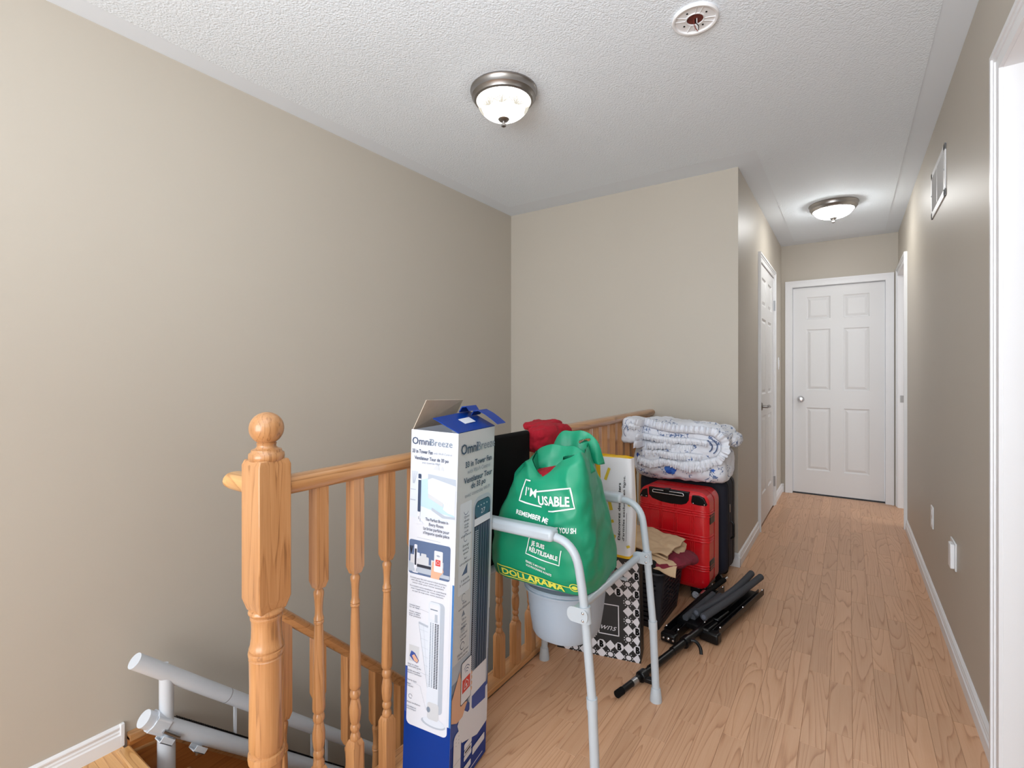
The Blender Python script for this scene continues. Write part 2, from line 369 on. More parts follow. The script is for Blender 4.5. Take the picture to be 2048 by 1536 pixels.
mb = MB(); mb.box((-1.073, -2.3, -RISE), (-1.061, Y0-0.06, -0.02)); mb.build('riser', 'oaky', st)
# nosing under the balustrade
mb = MB(); mb.box((-1.15, Y0-0.12, 0.0), (-1.079, YB-0.001, 0.028)); tr = mb.build('trim_1', 'oaky', kind='structure', bevel=(0.008, 3))

# baseboards
BP = [(0, 0), (0.013, 0), (0.013, 0.044), (0.009, 0.049), (0.009, 0.056), (0.006, 0.060), (0.006, 0.065), (0.0095, 0.069), (0.0095, 0.074), (0.003, 0.082), (0, 0.082)]
def baseboard(name, segs, z0=0.0):
    mb = MB()
    for (xa, ya), (xb, yb), (nx, ny) in segs:
        a = Vector((xa, ya, 0)); b = Vector((xb, yb, 0)); n = Vector((nx, ny, 0))
        vs = [a+n*d+Vector((0, 0, z0+h)) for d, h in BP]+[b+n*d+Vector((0, 0, z0+h)) for d, h in BP]; k = len(BP)
        mb.add(vs, [tuple(range(k)), tuple(range(k, 2*k))[::-1]]+[(i, (i+1) % k, (i+1) % k+k, i+k) for i in range(k)])
    return mb.build(name, 'white', kind='structure', smooth=25)
baseboard('baseboard_right', [((XR, 2.012), (XR, 4.735), (-1, 0)), ((XR, 5.56), (XR, YF), (-1, 0))])
baseboard('baseboard_back', [((-1.079, YB), (XL+0.013, YB), (0, -1))])
baseboard('baseboard_hall', [((XL, YB-0.0127), (XL, 4.05), (1, 0)), ((XL, 5.02), (XL, YF), (1, 0))])
baseboard('baseboard_far', [((XL, YF), (-0.535, YF), (0, -1)), ((0.345, YF), (XR, YF), (0, -1))])
baseboard('baseboard_left', [((XLL, -2.3), (XLL, 0.70), (1, 0))], -RISE)
o = bpy.data.objects['baseboard_left']
mb = MB(); mb.box((XLL, 0.692, -RISE), (XLL+0.014, 0.706, -RISE+0.084)); mb.build('end_cap', 'white', o, bevel=(0.002, 1))

# ------------------------------------------------------------------ doors
def casing(mb, fr, a0, a1, top, w=0.062, bottom=0.0):
    """fr(a, b, d): a along the wall, b up, d out of the wall; opening a0..a1"""
    for lo, hi, th in ((0.0, 0.034, 0.011), (0.034, w-0.014, 0.015), (w-0.014, w, 0.020)):
        for s_, e in ((a0, -1), (a1, 1)):
            x0, x1 = sorted((s_+e*lo, s_+e*hi)); mb.prism([(x0, bottom), (x1, bottom), (x1, top+(hi if e > 0 else lo)), (x0, top+(lo if e > 0 else hi))], 0, th, fr)
        mb.prism([(a0-lo, top+lo), (a1+lo, top+lo), (a1+hi, top+hi), (a0-hi, top+hi)], 0, th, fr)
def six_panel(parent, fr, a0, a1, b0, b1, thick=0.035):
    w = a1-a0; h = b1-b0
    st_ = 0.155*w; mid = 0.145*w
    cols = [(a0+st_, a0+w/2-mid/2), (a0+w/2+mid/2, a1-st_)]
    rws = [(0.112*h, 0.415*h), (0.500*h, 0.795*h), (0.845*h, 0.952*h)]
    rws = [(b0+r0, b0+r1) for r0, r1 in rws]
    xs = [a0, cols[0][0], cols[0][1], cols[1][0], cols[1][1], a1]; ys = [b0]+[v for r in rws for v in r]+[b1]
    mb = MB()
    for i in range(5):
        for j in range(7):
            if i in (1, 3) and j in (1, 3, 5): continue
            mb.add([fr(xs[i], ys[j], 0), fr(xs[i+1], ys[j], 0), fr(xs[i+1], ys[j+1], 0), fr(xs[i], ys[j+1], 0)], [(0, 1, 2, 3)])
    P = [fr(a0, b0, 0), fr(a1, b0, 0), fr(a1, b1, 0), fr(a0, b1, 0), fr(a0, b0, -thick), fr(a1, b0, -thick), fr(a1, b1, -thick), fr(a0, b1, -thick)]
    mb.add(P, [(4, 5, 6, 7), (0, 1, 5, 4), (1, 2, 6, 5), (2, 3, 7, 6), (3, 0, 4, 7)])
    mb.build('door_slab', 'door', parent)
    for (x0, x1) in cols:
        for (y0, y1) in rws:
            rings = [(0, 0), (0.006, -0.007), (0.014, -0.009), (0.034, -0.002), (0.038, -0.0015)]
            m2 = MB(); vs = []
            for ins, d in rings: vs += [fr(x0+ins, y0+ins, d), fr(x1-ins, y0+ins, d), fr(x1-ins, y1-ins, d), fr(x0+ins, y1-ins, d)]
            fs = [(r*4+i, r*4+(i+1) % 4, (r+1)*4+(i+1) % 4, (r+1)*4+i) for r in range(len(rings)-1) for i in range(4)]+[tuple(range(len(vs)-4, len(vs)))]
            m2.add(vs, fs); m2.build('door_panel', 'door', parent)
# far door
d1 = structure('door_1', (-0.1, YF, 0))
frF = lambda a, b, d: Vector((a, YF-d, b))
mb = MB(); casing(mb, frF, -0.462, 0.272, 2.022, 0.060); mb.build('casing', 'white', d1)
mb = MB(); mb.box((-0.475, YF+0.001, 0), (-0.461, YF+0.11, 2.035)); mb.box((0.271, YF+0.001, 0), (0.285, YF+0.11, 2.035)); mb.box((-0.475, YF+0.001, 2.021), (0.285, YF+0.11, 2.035)); mb.build('jamb', 'white', d1)
six_panel(d1, lambda a, b, d: Vector((a, YF+0.035-d, b)), -0.458, 0.268, 0.013, 2.017)
mb = MB(); mb.box((-0.461, YF+0.03, 0), (0.271, YF+0.09, 0.004)); mb.build('threshold', 'dark', d1)
kb = MB(); kb.lathe([(0.030, 0.0), (0.032, 0.004), (0.028, 0.010), (0.012, 0.014), (0.011, 0.030), (0.020, 0.036), (0.027, 0.046), (0.027, 0.056), (0.020, 0.064), (0.006, 0.066)], (0, 0, 0), 24, 'Z', R=Matrix.Rotation(PI/2, 3, 'X'))
kb.v = [v+Vector((-0.392, YF+0.035, 0.925)) for v in kb.v]
kb.build('door_knob', 'chrome', d1, smooth=40)
# hall cupboard door on the left
d2 = structure('door_2', (XL, 4.53, 0))
frL = lambda a, b, d: Vector((XL+d, a, b))
mb = MB(); casing(mb, frL, 4.125, 4.945, 2.025, 0.060); mb.build('casing', 'white', d2)
mb = MB(); mb.box((XL-0.10, 4.115, 0), (XL-0.001, 4.127, 2.035)); mb.box((XL-0.10, 4.943, 0), (XL-0.001, 4.955, 2.035)); mb.box((XL-0.10, 4.115, 2.023), (XL-0.001, 4.955, 2.035)); mb.build('jamb', 'white', d2)
six_panel(d2, lambda a, b, d: Vector((XL+0.002+d, a, b)), 4.129, 4.941, 0.012, 2.020)
mb = MB(); c = Vector((XL+0.002, 4.20, 0.925))
mb.lathe([(0.031, 0), (0.031, 0.006), (0.026, 0.011), (0.011, 0.013), (0.010, 0.045)], c, 20, 'X')
mb.tube(fillet([c+Vector((0.045, 0, 0)), c+Vector((0.047, 0.05, 0.004)), c+Vector((0.045, 0.115, -0.004))], 0.02), [0.011]*9+[0.009], 10)
mb.build('door_lever', 'nickel', d2, smooth=40)
for zz in (0.22, 1.78):
    mb = MB(); mb.lathe([(0.007, -0.045), (0.007, 0.045)], (XL+0.012, 4.948, zz), 10); mb.box((XL+0.003, 4.935, zz-0.044), (XL+0.008, 4.962, zz+0.044))
    mb.build('hinge', 'steel', d2, smooth=40)
# open doorways on the right
def doorway(name, y0, y1, top, strike=False):
    d = structure(name, (XR, (y0+y1)/2, 0)); fr = lambda a, b, e: Vector((XR-e, a, b))
    mb = MB(); casing(mb, fr, y0+0.012, y1-0.012, top-0.012, 0.062); mb.build('casing', 'white', d)
    mb = MB(); mb.box((XR-0.002, y0, 0), (XR+0.122, y0+0.014, top)); mb.box((XR-0.002, y1-0.014, 0), (XR+0.122, y1, top)); mb.box((XR-0.002, y0, top-0.014), (XR+0.122, y1, top))
    mb.build('jamb', 'white', d)
    mb = MB(); mb.box((XR+0.055, y1-0.026, 0), (XR+0.12, y1-0.014, top-0.014)); mb.box((XR+0.055, y0+0.014, 0), (XR+0.12, y0+0.026, top-0.014)); mb.box((XR+0.055, y0+0.014, top-0.026), (XR+0.12, y1-0.014, top-0.014))
    mb.build('door_stop', 'white', d)
    if strike:
        mb = MB(); mb.box((XR+0.008, y1-0.0165, 0.925), (XR+0.045, y1-0.0135, 0.985)); mb.build('strike_plate', 'nickel', d)
    return d
doorway('door_3', 4.80, 5.495, 2.05, True)
doorway('door_4', 1.12, 1.95, 2.06)
# unseen window, added in the wall behind the camera for its light
wn = structure('window_1', (-0.5, -2.36, 0.25))
mb = MB()
for a, b in (((-1.85, -2.40, 0.25), (-1.79, -2.30, 2.25)), ((0.79, -2.40, 0.25), (0.85, -2.30, 2.25)), ((-1.85, -2.40, 0.25), (0.85, -2.30, 0.31)), ((-1.85, -2.40, 2.19), (0.85, -2.30, 2.25)), ((-0.53, -2.38, 0.25), (-0.47, -2.32, 2.25))): mb.box(a, b)
mb.build('window_frame', 'white', wn)

# ------------------------------------------------------------------ ceiling lamps
def emis(name, strength):
    m = mat(name, (252, 248, 236), 0.4, emit=((0.98, 0.985, 0.97), strength)); nt = m.node_tree; b = nt.nodes['Principled BSDF']
    return m
def lamp(loc, R_, H_, label, strength, power, etched):
    t = thing('ceiling_light', label, 'ceiling light', loc, None); L0 = Vector(loc)
    mb = MB(); prof = [(0.0, 0.0), (R_, 0.0), (R_+0.001, -0.006), (R_-0.004, -0.012), (R_-0.006, -0.030), (R_-0.012, -0.036), (R_-0.017, -0.046), (R_-0.026, -0.050), (R_-0.030, -0.046), (R_-0.03, -0.03)]
    mb.lathe(prof, L0, 56); mb.build('metal_rim', 'nickel', t, smooth=35)
    rb = R_-0.031; n = 14
    prof = [(rb*math.cos(PI/2*k/n)**0.86 if k < n else 0.002, -0.040-(H_-0.055)*math.sin(PI/2*k/n)) for k in range(n+1)]
    mb = MB(); mb.lathe(prof, L0, 48); bowl = mb.build('glass_bowl', emis('lit_glass', strength), t, smooth=60)
    if etched:                     # cut leaf sprays in the glass
        fm = mat('etched_glass_line', (70, 62, 45), 0.7, emit=((1.0, 0.95, 0.82), 0.60))
        mb = MB(); rnd = random.Random(3)
        def on(az, e):             # point on the bowl
            r = rb*math.cos(e)**0.86+0.0006; return L0+Vector((r*math.cos(az), r*math.sin(az), -0.040-(H_-0.055)*math.sin(e)))
        for base in (-1.05, -0.35, -1.7, 0.6, 2.2, 3.6):
            for q in range(9):
                az0 = base; e0 = 0.75; az1 = base+(q-4)*0.11+rnd.uniform(-.03, .03); e1 = 0.22+abs(q-4)*0.05
                pts = [on(az0+(az1-az0)*k/7, e0+(e1-e0)*k/7+0.05*math.sin(PI*k/7)) for k in range(8)]
                mb.tube(pts, [0.0006+0.0017*math.sin(PI*k/7) for k in range(8)], 4)
            mb.tube([on(base-0.5+1.1*k/9, 1.1-0.65*k/9) for k in range(10)], 0.0009, 4)
        mb.build('etched_leaves', fm, t)
    mb = MB(); zb = -H_+0.015
    mb.lathe([(0.003, zb+0.008), (0.023, zb+0.005), (0.025, zb), (0.019, zb-0.007), (0.007, zb-0.011), (0.0055, zb-0.017), (0.0105, zb-0.021), (0.0105, zb-0.031), (0.002, zb-0.036)], L0, 24)
    mb.build('finial', 'nickel', t, smooth=40)
    return t
lamp((-1.27, 1.795, CE-0.0025), 0.148, 0.142, 'brushed nickel dome ceiling light with etched glass above the stair balustrade', LAMP_E/3, 0, True)
lamp((-0.097, 4.38, CE-0.0025), 0.158, 0.120, 'brushed nickel dome ceiling light with plain white glass before the far hall door', LAMP_E*4.4, 0, False)
# smoke detector base with loose wires
t = thing('smoke_detector_base', 'empty round white smoke detector bracket on the ceiling with loose wires hanging', 'smoke detector', (-0.45, 1.808, CE))
L0 = Vector((-0.45, 1.808, CE-0.0025))
mb = MB(); mb.lathe([(0.030, -0.001), (0.078, 0.0), (0.079, -0.006), (0.075, -0.011), (0.069, -0.010), (0.067, -0.004), (0.034, -0.004), (0.031, -0.007), (0.028, -0.006), (0.028, -0.001)], L0, 48); mb.build('mounting_plate', 'white', t, smooth=35)
mb = MB()
for k in range(4):
    a = 0.5+k*PI/2; d = Vector((math.cos(a), math.sin(a), 0)); n = Vector((-d.y, d.x, 0))
    for s_ in (-0.007, 0.007): mb = MB(); mb.tube([L0+d*0.032+n*s_-Vector((0, 0, 0.006)), L0+d*0.067+n*s_*1.6-Vector((0, 0, 0.006))], 0.0013, 6); mb.build('rib', 'white', t)
mb = MB(); mb.lathe([(0.0, -0.0012), (0.0285, -0.0012), (0.0285, -0.0030), (0.0, -0.0030)], L0, 24); mb.build('junction_box', mat('rusty_box', (96, 34, 22), 0.7, vary=(60, 0.5)), t)
mb = MB()
for k in range(4):
    a = 1.2+k*PI/2; p = L0+Vector((math.cos(a)*0.045, math.sin(a)*0.045, -0.0045)); mb = MB(); mb.lathe([(0.0035, 0), (0.0035, -0.001)], p, 8); mb.build('screw_slot', 'blackmatt', t)
for nm, pts, mm in (('black_wire', [(0, 0, -0.003), (0.002, 0.0, -0.018), (0.012, 0.004, -0.030), (0.010, 0.002, -0.050)], 'blackmatt'), ('red_wire', [(-0.004, 0, -0.003), (-0.004, 0.0, -0.022), (0.001, 0.002, -0.036), (0.010, 0.002, -0.050)], None), ('white_wire', [(0.006, 0, -0.003), (0.004, 0.01, -0.03), (0.012, 0.0, -0.052), (0.008, -0.02, -0.062), (-0.012, -0.02, -0.058)], 'white')):
    mb = MB(); mb.tube(fillet([L0+Vector(p) for p in pts], 0.006), 0.0013, 6)
    mb.build(nm, mm or mat('red_wire_cover', (120, 40, 34), 0.5), t, smooth=60)

# ------------------------------------------------------------------ right wall fittings
t = thing('air_vent', 'white return air grille high on the right hall wall', 'vent', (XR, 3.16, 1.985))
y0, y1, z0, z1 = 2.94, 3.385, 1.985, 2.222
mb = MB(); mb.box((XR-0.006, y0, z0), (XR, y1, z0+0.032)); mb.box((XR-0.006, y0, z1-0.032), (XR, y1, z1)); mb.box((XR-0.006, y0, z0), (XR, y0+0.035, z1)); mb.box((XR-0.006, y1-0.035, z0), (XR, y1, z1)); mb.box((XR-0.008, (y0+y1)/2-0.008, z0+0.03), (XR, (y0+y1)/2+0.008, z1-0.03))
mb.build('grille_frame', 'white', t, bevel=(0.002, 2))
mb = MB(); mb.box((XR-0.0008, y0+0.03, z0+0.03), (XR-0.0002, y1-0.03, z1-0.03)); mb.build('duct_shadow_plate', mat('duct_shadow_grey', (70, 68, 66), 0.7), t)  # dark plate on the wall, painted in as the shade inside the duct
n = 20; lv = mat('louver_grey', (186, 184, 182), 0.5)  # louvers coloured greyer than the white frame for contrast
for k in range(n):
    yy = y0+0.040+(y1-y0-0.080)*(k+0.5)/n
    mb = MB(); R = Matrix.Rotation(-0.7, 3, 'Z'); mb.box((-0.0040, -0.0008, 0), (0.0040, 0.0008, z1-z0-0.066), 0, R, (XR-0.005, yy, z0+0.033)); mb.build('louver', lv, t)
for yy in (y0+0.015, y1-0.015):
    mb = MB(); mb.lathe([(0.004, 0), (0.003, -0.0025), (0.0005, -0.003)], (XR-0.006, yy, (z0+z1)/2), 10, 'X'); mb.build('screw', 'steel', t)
t = thing('wall_outlet', 'white outlet plate low on the right wall, the farther of two', 'outlet', (XR, 3.37, 0.37))
mb = MB(); mb.box((XR-0.006, 3.333, 0.372), (XR, 3.405, 0.487)); mb.build('cover_plate', 'white', t, bevel=(0.003, 2))
for zz in (0.405, 0.455): mb = MB(); mb.box((XR-0.008, 3.354, zz-0.014), (XR-0.005, 3.384, zz+0.014)); mb.build('socket', 'white', t, bevel=(0.002, 2))
t = thing('phone_jack', 'white box-shaped phone jack low on the right wall, the nearer of two plates', 'phone jack', (XR, 2.73, 0.36))
mb = MB(); mb.box((XR-0.006, 2.672, 0.372), (XR, 2.792, 0.487)); mb.build('cover_plate', 'white', t, bevel=(0.003, 2))
mb = MB(); mb.box((XR-0.020, 2.682, 0.380), (XR-0.006, 2.735, 0.480)); mb.build('plug_box', 'white', t, bevel=(0.003, 2))
t = thing('light_switch', 'white light switch plate on the hall wall between the cupboard and far door', 'light switch', (XL, 5.31, 1.22))
mb = MB(); mb.box((XL, 5.275, 1.215), (XL+0.006, 5.345, 1.330)); mb.build('cover_plate', 'white', t, bevel=(0.003, 2))
mb = MB(); mb.box((XL+0.005, 5.298, 1.24), (XL+0.011, 5.322, 1.305)); mb.build('rocker', 'white', t, bevel=(0.002, 2))

# ------------------------------------------------------------------ balustrade
RX = -1.102
rail = thing('stair_balustrade', 'long level oak balustrade with ball-topped newel post at the stairwell edge', 'railing', (RX, 0.627, 0.0))
def rail_profile(w=0.030, h=0.0225):
    out = []
    for k in range(20):
        t_ = 2*PI*k/20; x_ = math.copysign(abs(math.cos(t_))**0.75, math.cos(t_))*w; y_ = math.copysign(abs(math.sin(t_))**0.75, math.sin(t_))*h
        if y_ < -0.4*h: x_ *= 0.86
        out.append((x_, y_))
    return out
def sweep(mb, path, prof):
    P = [Vector(p) for p in path]; n = len(P); k = len(prof); vs = []
    for i in range(n):
        T_ = (P[min(i+1, n-1)]-P[max(i-1, 0)]).normalized(); A = T_.cross(Vector((0, 0, 1)))
        A = A.normalized() if A.length > 0.05 else Vector((1, 0, 0)); B = A.cross(T_)
        vs += [P[i]+A*a+B*b for a, b in prof]
    mb.add(vs, [tuple(range(k))[::-1], tuple(range((n-1)*k, n*k))]+[(i*k+j, i*k+(j+1) % k, (i+1)*k+(j+1) % k, (i+1)*k+j) for i in range(n-1) for j in range(k)])
mb = MB(); sweep(mb, [(RX, 0.66, 0.9165), (RX, 1.5, 0.9165), (RX, 2.5, 0.9165), (RX, YB-0.001, 0.9165)], rail_profile()); mb.build('handrail', 'oaky', rail, smooth=40)
# newel post
NX, NY, hw = RX-0.005, 0.620, 0.0380
def sq_ring(cx, cy, h_, z_): return [Vector((cx-h_, cy-h_, z_)), Vector((cx+h_, cy-h_, z_)), Vector((cx+h_, cy+h_, z_)), Vector((cx-h_, cy+h_, z_))]
def sq_stack(mb, cx, cy, lst):
    vs = []
    for h_, z_ in lst: vs += sq_ring(cx, cy, h_, z_)
    n = len(lst); mb.add(vs, [(0, 1, 2, 3)[::-1], tuple(range(4*n-4, 4*n))]+[(r*4+i, r*4+(i+1) % 4, r*4+4+(i+1) % 4, r*4+4+i) for r in range(n-1) for i in range(4)])
mb = MB(); sq_stack(mb, NX, NY, [(0.030, 0.640), (hw, 0.668), (hw, 0.972), (0.034, 0.984), (0.030, 0.985)])
post = mb.build('newel_post', 'oakz', rail, bevel=(0.002, 2))
mb = MB(); sq_stack(mb, NX, NY, [(hw, -0.30), (hw, 0.190), (0.030, 0.215)]); mb.build('base_block', 'oakz', post, bevel=(0.002, 2))
mb = MB(); mb.lathe([(0.026, 0.660), (0.030, 0.650), (0.031, 0.646), (0.0365, 0.643), (0.0385, 0.639), (0.0385, 0.636), (0.036, 0.632), (0.0325, 0.630), (0.0325, 0.628), (0.0345, 0.626), (0.0345, 0.622), (0.0325, 0.618), (0.0318, 0.600), (0.0322, 0.580), (0.0345, 0.562), (0.0368, 0.556), (0.0368, 0.5535), (0.0345, 0.5525), (0.0345, 0.5500), (0.0378, 0.5485), (0.0388, 0.544), (0.0382, 0.539), (0.0352, 0.5365), (0.0352, 0.5335), (0.0372, 0.5315), (0.0366, 0.527), (0.0358, 0.47), (0.0368, 0.38), (0.0372, 0.330), (0.0345, 0.322), (0.0335, 0.3195), (0.0335, 0.3165), (0.0385, 0.3145), (0.0392, 0.306), (0.0380, 0.297), (0.0335, 0.292), (0.0325, 0.27), (0.0325, 0.24), (0.0365, 0.225), (0.030, 0.205)], (NX, NY, 0), 40)
mb.build('turned_shaft', 'oakz', post, smooth=28)
mb = MB(); prof = [(0.030, 0.978), (0.037, 0.982), (0.0385, 0.990), (0.0375, 0.998), (0.033, 1.001), (0.032, 1.006), (0.024, 1.009), (0.0205, 1.013), (0.0205, 1.018), (0.022, 1.020)]
cz = 1.0545; rb = 0.0372
prof += [(rb*math.sin(PI*(0.83-0.83*k/16)), cz-rb*math.cos(PI*(0.17+0.83*k/16))) for k in range(16)]+[(0.0005, cz+rb)]
mb.lathe(prof, (NX, NY, 0), 40); mb.build('ball_finial', 'oakz', post, smooth=50)
def baluster(parent, x_, y_, zb, zt, name='baluster'):
    """bottom at zb; turned part from zb+.164 to zb+.62, block above"""
    mb = MB(); h_ = 0.0168
    sq_stack(mb, x_, y_, [(h_, zb), (h_, zb+0.152), (0.0115, zb+0.166)])
    sq_stack(mb, x_, y_, [(0.0115, zb+0.614), (h_, zb+0.632), (h_, zt)])
    q = [(0.010, 0.160), (0.0135, 0.168), (0.014, 0.173), (0.0115, 0.180), (0.0095, 0.186), (0.0125, 0.192), (0.0138, 0.198), (0.012, 0.204), (0.0105, 0.208), (0.0135, 0.216), (0.0155, 0.235), (0.0155, 0.250), (0.0125, 0.268), (0.0105, 0.276), (0.0135, 0.281), (0.0145, 0.287), (0.0135, 0.294), (0.0105, 0.300), (0.0150, 0.306), (0.0158, 0.314), (0.0142, 0.40), (0.0115, 0.50), (0.0105, 0.523), (0.0128, 0.526), (0.0125, 0.530), (0.0108, 0.532), (0.0128, 0.535), (0.0122, 0.539), (0.0098, 0.545), (0.0095, 0.565), (0.0115, 0.590), (0.0130, 0.598), (0.0128, 0.604), (0.0095, 0.610), (0.0095, 0.616), (0.0115, 0.622)]
    mb.lathe([(r, zb+v) for r, v in q], (x_, y_, 0), 16)
    return mb.build(name, 'oakz', parent, smooth=32, origin=(x_, y_, zb))
b0 = baluster(rail, RX, 0.752, 0.028, 0.897)
bm_ = b0.data
for k in range(1, 23):
    y_ = 0.752+0.1108*k
    c_ = b0.copy(); COL.objects.link(c_); c_.location = Vector(b0.location)+Vector((0, 0.1108*k, 0)); c_.parent = rail; c_.rotation_euler = (0, 0, (k % 4)*PI/2)
# sloped stair rail
SX = -1.317
rail2 = thing('stair_handrail', 'sloping oak stair rail with turned balusters descending behind the newel post', 'railing', (SX, 0.8, -0.4))
def zr(y_): return 0.509-0.933*(y_-0.775)
path = [(RX-0.036, 0.627, 0.9145), (-1.20, 0.628, 0.914)]+fillet([(-1.24, 0.630, 0.914), (-1.285, 0.640, 0.913), (-1.300, 0.705, 0.908), (-1.317, 0.728, 0.80), (-1.317, 0.735, 0.60), (-1.317, 0.80, zr(0.80))], 0.05)+[(SX, 1.0, zr(1.0)), (SX, 2.0, zr(2.0)), (SX, 3.0, zr(3.0))]
mb = MB(); 
sweep(mb, [(RX-0.041, 0.627, 0.9145), (-1.20, 0.627, 0.914), (-1.250, 0.628, 0.914), (-1.268, 0.629, 0.914)], rail_profile(0.027, 0.0215)); 
mb.lathe([(0.030*math.sin(PI*k/10)+0.0002, -0.0215*math.cos(PI*k/10)) for k in range(11)], (-1.264, 0.630, 0.914), 20)
mb.build('rail_end', 'oakx', rail2, smooth=40)
mb = MB(); sweep(mb, [(SX, y_, zr(y_)) for y_ in (0.735, 1.0, 2.0, 3.1)], rail_profile(0.027, 0.0165)); mb.build('handrail', 'oaky', rail2, smooth=40)
for k in range(20):
    y_ = 0.786+0.11*k; i = int((y_-Y0)/RUN)+1; zb = -RISE*(i+1)
    if y_ > 3.0 or zb < -2.6: break
    baluster(rail2, SX, y_, zb, zr(y_)-0.006)

# ------------------------------------------------------------------ stair lift track
lift = thing('stairlift_track', 'white twin-tube stairlift track running down along the left stair wall', 'stairlift track', (-2.12, 0.79, -0.41))
LX = -2.118
def zt1(y_): return 0.136-0.925*(y_-0.713)
def zt2(y_): return -0.082-0.915*(y_-0.735)
mb = MB(); mb.tube([(LX, 0.700, zt1(0.700)), (LX, 3.15, zt1(3.15))], 0.0275, 24); mb.build('upper_tube', 'lift', lift, smooth=40)
mb = MB(); mb.tube([(LX, 0.745, zt2(0.745)), (LX, 3.15, zt2(3.15))], 0.0290, 24); t2 = mb.build('lower_tube', 'lift', lift, smooth=40)
D2 = Vector((0, 1, -0.915)).normalized(); U2 = Vector((0, 0.915, 1)).normalized()
def on2(y_, u_, x_=0.0): return Vector((LX+x_, y_, zt2(y_)))+U2*u_
mb = MB(); mb.tube([on2(0.728, 0), on2(0.748, 0)], 0.0295, 24); mb.build('end_cap', 'lift', lift, smooth=40)
mb = MB(); mb.tube([on2(0.752, 0), on2(0.795, 0)], 0.0345, 24)
for a in (0.6, 2.2, 3.9, 5.3):
    mb.tube([on2(0.752, 0)+Vector((math.cos(a)*0.031, 0, 0))+U2*math.sin(a)*0.031, on2(0.795, 0)+Vector((math.cos(a)*0.031, 0, 0))+U2*math.sin(a)*0.031], 0.0075, 10)
mb.build('clamp_collar', 'lift', lift, smooth=40)
mb = MB(); p = on2(0.785, -0.012, 0.036); q = on2(0.84, -0.016, 0.036); mb.tube([p, q], 0.0065, 12); mb.build('bolt', 'steel', lift, smooth=40)
mb = MB()
rk = MB()
yy = 0.82
while yy < 3.1:
    a = on2(yy, 0.030, -0.012); rk.box((-0.005, -0.0028, -0.0035), (0.005, 0.0028, 0.0035), 0, Matrix.Rotation(-math.atan(0.915), 3, 'X'), a); yy += 0.0085
rk.box((-0.005, -1.60, -0.005), (0.005, 1.60, -0.001), 0, Matrix.Rotation(-math.atan(0.915), 3, 'X'), on2(1.97, 0.030, -0.012))
o = rk.build('toothed_rack', 'black', lift); o['kind'] = 'stuff'
mb = MB(); mb.tube([(LX, 0.800, zt2(0.8)-0.3), (LX, 0.800, zt1(0.8)-0.01)], 0.0235, 20); mb.tube([(LX, 0.800, -0.41), (LX, 0.800, zt2(0.8)-0.045)], 0.029, 20); mb.build('support_post', 'lift', lift, smooth=40)
mb = MB(); mb.box((LX-0.06, 0.74, -0.409), (LX+0.06, 0.86, -0.402)); mb.build('foot_plate', 'lift', lift, bevel=(0.002, 1))
mb = MB(); mb.lathe([(0.014, 0), (0.014, 0.02)], (LX-0.02, 0.80, zt1(0.8)+0.008), 14); mb.build('post_cap', 'lift', lift, smooth=40)
for (ya, hh) in ((0.812, 0.040), (0.925, 0.035)):
    c_ = on2(ya, -0.040, 0.020); R = Matrix.Rotation(-math.atan(0.915), 3, 'X'); mb = MB()
    mb.box((-0.022, -0.026, -0.006), (0.022, 0.026, -0.002), 0, R, c_); mb.box((-0.022, -0.026, -0.006), (-0.018, 0.026, 0.016), 0, R, c_); mb.box((0.018, -0.026, -0.006), (0.022, 0.026, 0.016), 0, R, c_)
    mb.build('bracket', 'lift', lift, bevel=(0.001, 1))
mb = MB(); mb.tube([on2(0.922, -0.050, 0.034), on2(0.922, -0.050, 0.040)], 0.005, 10); mb.build('bolt', 'steel', lift)
for ya in (1.06, 1.42, 1.50, 1.9, 2.4, 2.9):
    mb = MB(); mb.box((LX-0.022, ya-0.006, zt2(ya)+0.015), (LX-0.014, ya+0.006, zt1(ya)-0.015)); mb.build('strut', 'lift', lift, bevel=(0.001, 1))
mb = MB(); mb.tube([(LX, 1.018, zt1(1.018)), (LX, 1.0205, zt1(1.0205))], 0.0279, 24); mb.build('joint_line', mat('joint_grey', (150, 150, 152), 0.5), lift)
